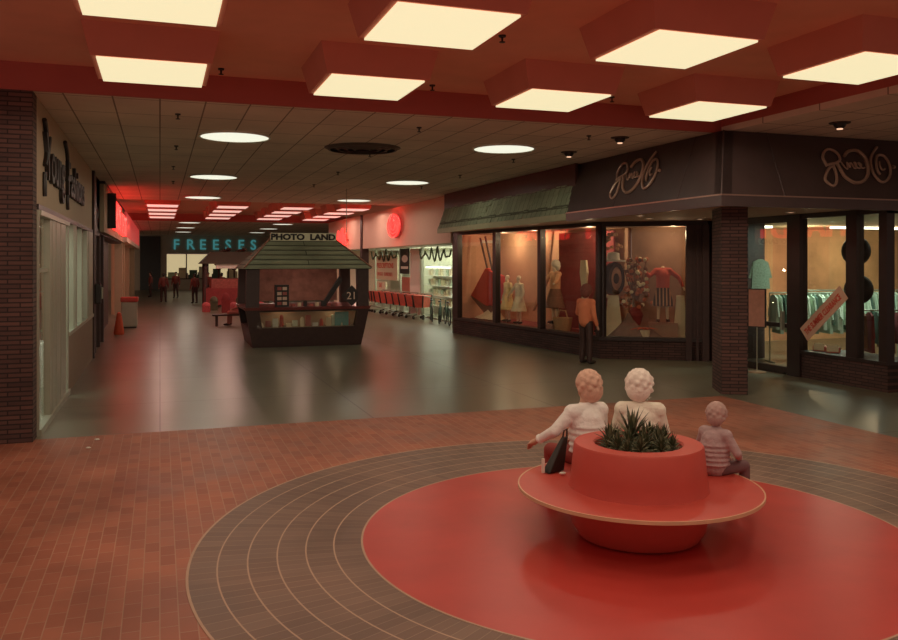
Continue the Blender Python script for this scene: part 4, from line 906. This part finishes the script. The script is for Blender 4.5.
m_ = MB(); m_.prism([(-.1, 0, 3.3), (.35, 0, 3.3), (.1, 0, 1.9), (-.35, 0, 1.3), (-.75, 0, .9), (-.5, 0, 1.4), (-.2, 0, 2.2)], (0, .06, 0)); m_.build('cloth', mat('tan curtain', (.6, .3, .16), .8, .4, 12), t)
t = thing('backdrop_screen', 'dark wine red screen at the middle of the display windows', 'screen', inA(4.9, 1.35, .5), RA)
MB().box(-.55, 2.1, 0, .06, 0, 2.75).build('panel', M['wine'], t)
t = thing('wicker_basket', 'tan basket on the display floor by the peach top mannequin', 'basket', inA(5.75, .55, .5), RA)
MB().lathe([(0, 0), (.22, 0), (.28, .35), (.25, .35), (.2, .03), (0, .03)], n=20).build('bowl', mat('tan wicker', (.62, .38, .2), .8, .3, 30), t); MB().tube([(-.25, 0, .33), (-.15, 0, .55), (.15, 0, .55), (.25, 0, .33)], .02, 6).build('handle', MATS['tan wicker'], t)
o = MB(); o.prism([(-.16, 0, 0), (.22, 0, 0), (.13, 0, .7), (.10, 0, 1.1), (.20, 0, 1.6), (.14, 0, 1.95), (-.10, 0, 1.95), (-.14, 0, 1.6), (-.03, 0, 1.1), (-.06, 0, .7)], (0, .06, 0)); o = o.build('ivory_scarf', crm, loc=inA(6.35, .8, .5), rz=RA); tag(o, 'long ivory scarf standing beside the dark figure', 'scarf')
# dark clothed mannequin by the corner post
p = dict(STA); p.update(elL=(-.38, .1, 1.25), wrL=(-.5, .2, 1.05))
figure('mannequin', 'dark clothed mannequin beside the corner post of the windows', 'mannequin', inA(7.1, .9, .5), RA+pi, p, cl[3], cl[1], None, vox=.02, scale=1.0, skin='mannequin', hands=False, skirt=True)
# flower window goods
t = thing('wagon_wheel', 'dark round wheel with pale rings standing on a cream pedestal', 'wheel', inB(.34, .5, 1.98), RB+R(62))
W_ = MB(); W_.T = Matrix.Rotation(R(90), 4, 'X'); W_.lathe([(.28, -.09), (.40, -.09), (.42, 0), (.40, .09), (.30, .09)], n=32); W_.build('rim', M['black'], t, smooth=True)
W_ = MB(); W_.T = Matrix.Rotation(R(90), 4, 'X'); W_.lathe([(.14, -.05), (.31, -.05), (.31, .06), (.14, .06)], n=32); W_.build('face', mat('tan pink ring', (.55, .32, .24), .6), t)
W_ = MB(); W_.T = Matrix.Rotation(R(90), 4, 'X'); W_.lathe([(0, -.08), (.13, -.06), (.13, .07), (0, .1)], n=24, closed=False); W_.build('hub', M['black'], t)
t = thing('display_pedestal', 'tapered cream lit pedestal under the dark wheel', 'pedestal', inB(.32, .62, .5), RB)
MB().frus(rect(.24, .15, 0), rect(.13, .12, 1.05)).build('column', crm, t)
t = thing('hat_stack', 'white hat and shelf above the dark wheel', 'hat', inB(.32, .5, 2.41), RB)
MB().lathe([(0, 0), (.3, 0), (.3, .03), (.17, .05), (.15, .22), (0, .25)], n=24, closed=False).build('hat', M['white'], t, smooth=True)
m_ = MB(); random.seed(5)
for i in range(22): a = i*2.4; r = .3*math.sqrt(i/22); m_.ell((r*cos(a)-.1, r*.5*sin(a), .32+.4*random.random()), .05, 6, 4)
m_.build('flowers', mat('pale peach flowers', (.75, .42, .25), .8, .4, 20), t)
t = thing('display_pedestal', 'narrow tapered cream lit pedestal at the right end of the flower display', 'pedestal', inB(1.98, .8, .5), RB)
MB().frus(rect(.17, .12, 0), rect(.09, .10, 1.05)).build('column', crm, t)
t = thing('flower_arrangement', 'tall spray of orange and cream flowers in the right display window', 'flowers', inB(.87, .7, .80), RB)
m1 = MB(); m2 = MB(); m3 = MB()
for i in range(90):
    a = random.random()*6.28; r = .42*math.sqrt(random.random()); z = .45+1.25*random.random(); x = r*cos(a)*(1.2-z*.3); (m1, m2, m1, m3)[i % 4].ell((x, r*.6*sin(a), z), (.055, .05, .05), 7, 5)
for i in range(16): a = i*2.4; m3.tube([(0, 0, .1), (.1*cos(a), .06*sin(a), .8), (.3*cos(a), .15*sin(a), 1.2+.5*sin(i))], .014, 5)
m1.build('blossoms', mat('rust orange blossoms', (.65, .20, .10), .8, .4, 20), t, smooth=True); m2.build('cream_blossoms', crm, t, smooth=True); m3.build('stems', cl[3], t)
MB().lathe([(0, 0), (.12, 0), (.2, .25), (.1, .45), (.08, .45), (.15, .25), (0, .05)], n=20, closed=False).build('vase', M['wine'], t, smooth=True)
t = thing('draped_cloth', 'grey brown cloth heap at the bottom of the flower display', 'cloth', inB(.75, .45, .5), RB)
m_ = MB()
def mound(m_, cx, cy, rx, ry, hh, n=40, k=9):
    vs = []
    for j in range(k):
        f_ = j/(k-1); rr = (1-f_)**1.35*.92+.05
        vs += [(cx+rx*rr*cos(2*pi*i/n)*(1+.10*sin(i*2*pi*7/n+j*.3)*(1-f_)), cy+ry*rr*sin(2*pi*i/n)*(1+.10*sin(i*2*pi*7/n+j*.3)*(1-f_)), hh*f_) for i in range(n)]
    m_.add(vs, [(j*n+i, j*n+(i+1) % n, (j+1)*n+(i+1) % n, (j+1)*n+i) for j in range(k-1) for i in range(n)]+[list(range(n))[::-1], list(range((k-1)*n, k*n))])
c_ = MB(); mound(c_, 0, 0, .8, .3, .3); mound(c_, .5, 0, .35, .28, .5); c_.build('folds', crm, CREAMCLOTH, smooth=True)
mound(m_, -.05, 0, .55, .26, .62); mound(m_, .45, .05, .42, .2, .34); m_.build('folds', mat('grey brown cloth', (.26, .17, .14), .9, .2), t, smooth=True)
t = thing('poinsettia', 'orange red flower cluster at the front of the display floor', 'flowers', inB(1.1, .36, .5), RB)
m_ = MB()
for i in range(26):
    a = i*2.4; r = .07+.012*i; m_.prism([(0, 0, .22), (r*.5*cos(a+.25), r*.3*sin(a+.25), .25), (r*cos(a), r*.6*sin(a), .2+.01*(i % 5)), (r*.5*cos(a-.25), r*.3*sin(a-.25), .25)], (0, 0, .012))
m_.build('petals', mat('orange red petals', (.75, .15, .08), .7), t); MB().lathe([(0, 0), (.1, 0), (.13, .2), (0, .2)], n=16, closed=False).build('pot', crm, t)

# far people in the haze of the walkway
cc = [mat('far dark red coat', (.22, .06, .05), .9), mat('far brown coat', (.14, .07, .06), .9), mat('far pink coat', (.55, .20, .17), .9), M['darkwood']]
fp = None
for k, (X, Y, a, c) in enumerate(((.2, 52, 0, 0), (1.0, 58, 160, 1), (1.9, 50, 30, 0), (2.9, 55, 190, 1), (-.6, 60, 90, 3), (3.6, 53, 10, 0))):
    f_ = figure('person', ['person in dark red coat, leftmost of the tiny figures down the walkway', 'person in brown coat second from left down the walkway', 'person in dark red coat in the middle of the far walkway', 'person in brown coat right of the middle of the far walkway', 'dark dressed person near the far teal doors', 'person in dark red coat just left of the far kiosk'][k], 'person', (X, Y, 0), R(a), STA, cc[c], cc[3], M['black'], vox=.035, hands=False, group='people far down the walkway') if False else None
    if fp is None:
        fp = figure('person', '', 'person', (X, Y, 0), R(a), STA, cc[0], cc[3], M['black'], vox=.03, hands=False); o = fp
    else: o = dup(fp, (X, Y, 0), R(a))
    o['group'] = 'people far down the walkway'
    o['label'] = ['distant dark red clad person standing leftmost before the FREESES windows', 'distant red clad person second from the left down the walkway', 'distant red clad person in the middle of the far walkway', 'distant red clad person right of the middle of the far walkway', 'distant red clad person near the dark teal doors', 'distant red clad person just left of the far kiosk'][k]
t = thing('bench', 'low dark bench under the pink clad seated person beside the kiosk', 'bench', (2.75, 32.2, 0), R(0))
MB().box(-.9, .6, -.22, .22, .38, .44).build('seat', M['darkwood'], t)
for x in (-.75, .45): MB().box(x-.04, x+.04, -.2, .2, 0, .38).build('leg', M['darkwood'], t)
figure('person', 'pink clad person seated on the bench just left of the photo kiosk', 'person', (2.95, 32.15, 0), R(70), SIT, cc[2], cc[2], cl[3], vox=.02, hands=False)

# ================================================================== THE ROUND PLANTER BENCH
PO = (3.975, 6.345, .006)
t = thing('planter_bench', 'round red planter with a wide seat ring standing on the red floor disc', 'planter bench', PO)
MB().lathe([(0, 0), (.47, 0), (.53, .015), (.575, .09), (.60, .20), (.615, .34), (.615, .37), (0, .37)], n=96, closed=False).build('bowl', M['planter'], t, smooth=True)
MB().lathe([(.55, .345), (.70, .355), (1.03, .40), (1.045, .41), (1.045, .433), (1.03, .435), (.60, .425), (.55, .42)], n=128).build('seat', M['planter'], t, smooth=True)
MB().lathe([(1.042, .408), (1.054, .408), (1.054, .436), (1.042, .436)], n=128).build('edge_trim', M['trim_tan'], t, smooth=True)
MB().lathe([(.607, .42), (.595, .45), (.585, .55), (.560, .79), (.55, .805), (.39, .805), (.375, .79), (.375, .60), (.30, .60), (.30, .42)], n=128).build('pot_wall', M['planter'], t, smooth=True)
MB().lathe([(0, .66), (.376, .66), (.376, .735), (.3, .75), (0, .76)], n=48, closed=False).build('soil', M['soil'], t)
m_ = MB()
random.seed(11)
for i in range(40): a = random.random()*6.28; r = .25+.12*random.random(); m_.ell((r*cos(a), r*sin(a), .745), (.018, .015, .010), 6, 4)
m_.build('pebbles', mat('pale pebbles', (.6, .38, .28), .8, .3), t)
def spiky(seed, n, L, wd=.012, mt='leafdark'):
    random.seed(seed); t = thing('spiky_plant', '', 'plant', (0, 0, 0), 0, 'spiky plants in the red planter'); mA = MB(); mB = MB()
    MB().cone((0, 0, -.02), (0, 0, L*.45), .014, .008, 8).build('stem', M['soil'], t)
    for i in range(n):
        a = i*2.399+random.random()*.4; e = R(8+78*(i/n)); l_ = L*(.75+.35*random.random()); z0 = L*.42*(i/n)
        m = mA if random.random() < .74 else mB
        d = Vector((cos(a)*cos(e), sin(a)*cos(e), sin(e))); sd = Vector((-sin(a), cos(a), 0)); up = d.cross(sd)*-1
        p0 = Vector((0, 0, z0)); p1 = p0+d*l_*.5+Vector((0, 0, .02*L)); p2 = p0+d*l_-Vector((0, 0, l_*.18*cos(e)))
        th = up*.0025
        m.add([p0-sd*wd*.6, p0+sd*wd*.6, p1+sd*wd, p1-sd*wd, p2, p0-th, p1-th*2.5], [(0, 1, 2, 3), (3, 2, 4), (0, 3, 6, 5), (5, 6, 2, 1), (3, 4, 6), (6, 4, 2), (0, 5, 1)])
    mA.build('dark_leaves', M['leafdark'], t); mB.build('pale_leaves', M['leafpale'], t)
    return t
A_ = spiky(1, 46, .19); B_ = spiky(2, 40, .22, .014); C_ = spiky(3, 52, .16, .011)
used = set()
spots = [(-.02, .08, B_, 1.32), (-.24, .12, A_, 1.0), (.2, .10, B_, .85), (0.0, -.12, A_, .9), (-.13, -.05, C_, 1), (.17, -.10, C_, 1.05), (-.27, -.08, C_, .95), (.28, -.02, A_, .85), (.08, .22, A_, .8), (-.10, .24, C_, .9), (-.12, -.23, C_, .85), (.10, -.24, C_, .85), (.30, .14, C_, .9), (-.32, .02, C_, .8), (.06, .0, A_, .95), (.25, -.20, C_, .8), (-.24, -.2, C_, .75)]
desc = ['tallest spiky plant, at the centre of the red planter', 'spiky plant at the back left of the red planter', 'broad leaved spiky plant right of the tallest one', 'spiky plant in front of the tallest one', 'low spiky plant left of the planter middle', 'low spiky plant right of the planter middle', 'low spiky plant near the left inner wall of the planter', 'spiky plant near the right inner wall of the planter', 'spiky plant behind and right of the tallest one', 'low spiky plant behind and left of the tallest one', 'small spiky plant at the front left of the soil', 'small spiky plant at the front middle of the soil', 'low spiky plant at the back right of the planter', 'small spiky plant at the leftmost edge of the soil', 'spiky plant just right of the planter centre', 'small spiky plant at the front right of the soil', 'small spiky plant between front and left edge of the soil']
for k, (x, y, src, s_) in enumerate(spots):
    loc = (PO[0]+x*.92, PO[1]+y*.92, .755)
    if id(src) not in used: used.add(id(src)); o = src; o.location = loc; o.rotation_euler.z = k
    else: o = dup(src, loc, k*1.3)
    o.scale = (s_,)*3; o['label'] = desc[k]
# bag, litter
t = thing('tote_bag', 'black wedge shaped bag on the left of the bench beside the seated person', 'bag', (3.47, 7.0, .444), R(20))
m_ = MB(); m_.frus([(-.10,-.05,0),(.10,-.05,0),(.10,.05,0),(-.10,.05,0)], [(.13,-.02,.30),(.19,-.02,.30),(.19,.02,.30),(.13,.02,.30)]); m_.build('body', M['blacksign'], t, bevel=.01)
MB().tube([(.13, 0, .29), (.15, 0, .36), (.19, 0, .37), (.19, 0, .29)], .008, 6).build('handle', M['blacksign'], t)
o = MB().box(-.012, .012, -.01, .01, 0, .13).build('white_highlight_strip', M['white'], loc=(3.36, 6.98, .444)); tag(o, 'thin white strip put in as a highlight left of the black bag', 'tube')  # upright white strip stands in for a highlight beside the bag
for X, Y, z, lab in ((3.50, 6.86, .444, 'crumpled white paper scrap on the left of the red bench seat'), (-.80, 12.1, 0, 'white paper scrap on the brick floor near the concrete edge at the left'), (-.87, 11.6, 0, 'white paper scrap on the brick floor slightly nearer than the other one')):
    o = MB().ell((0, 0, .012), (.035, .022, .012), 7, 5).build('paper_scrap', M['white'], loc=(X, Y, z)); tag(o, lab, 'litter', 'paper scraps')
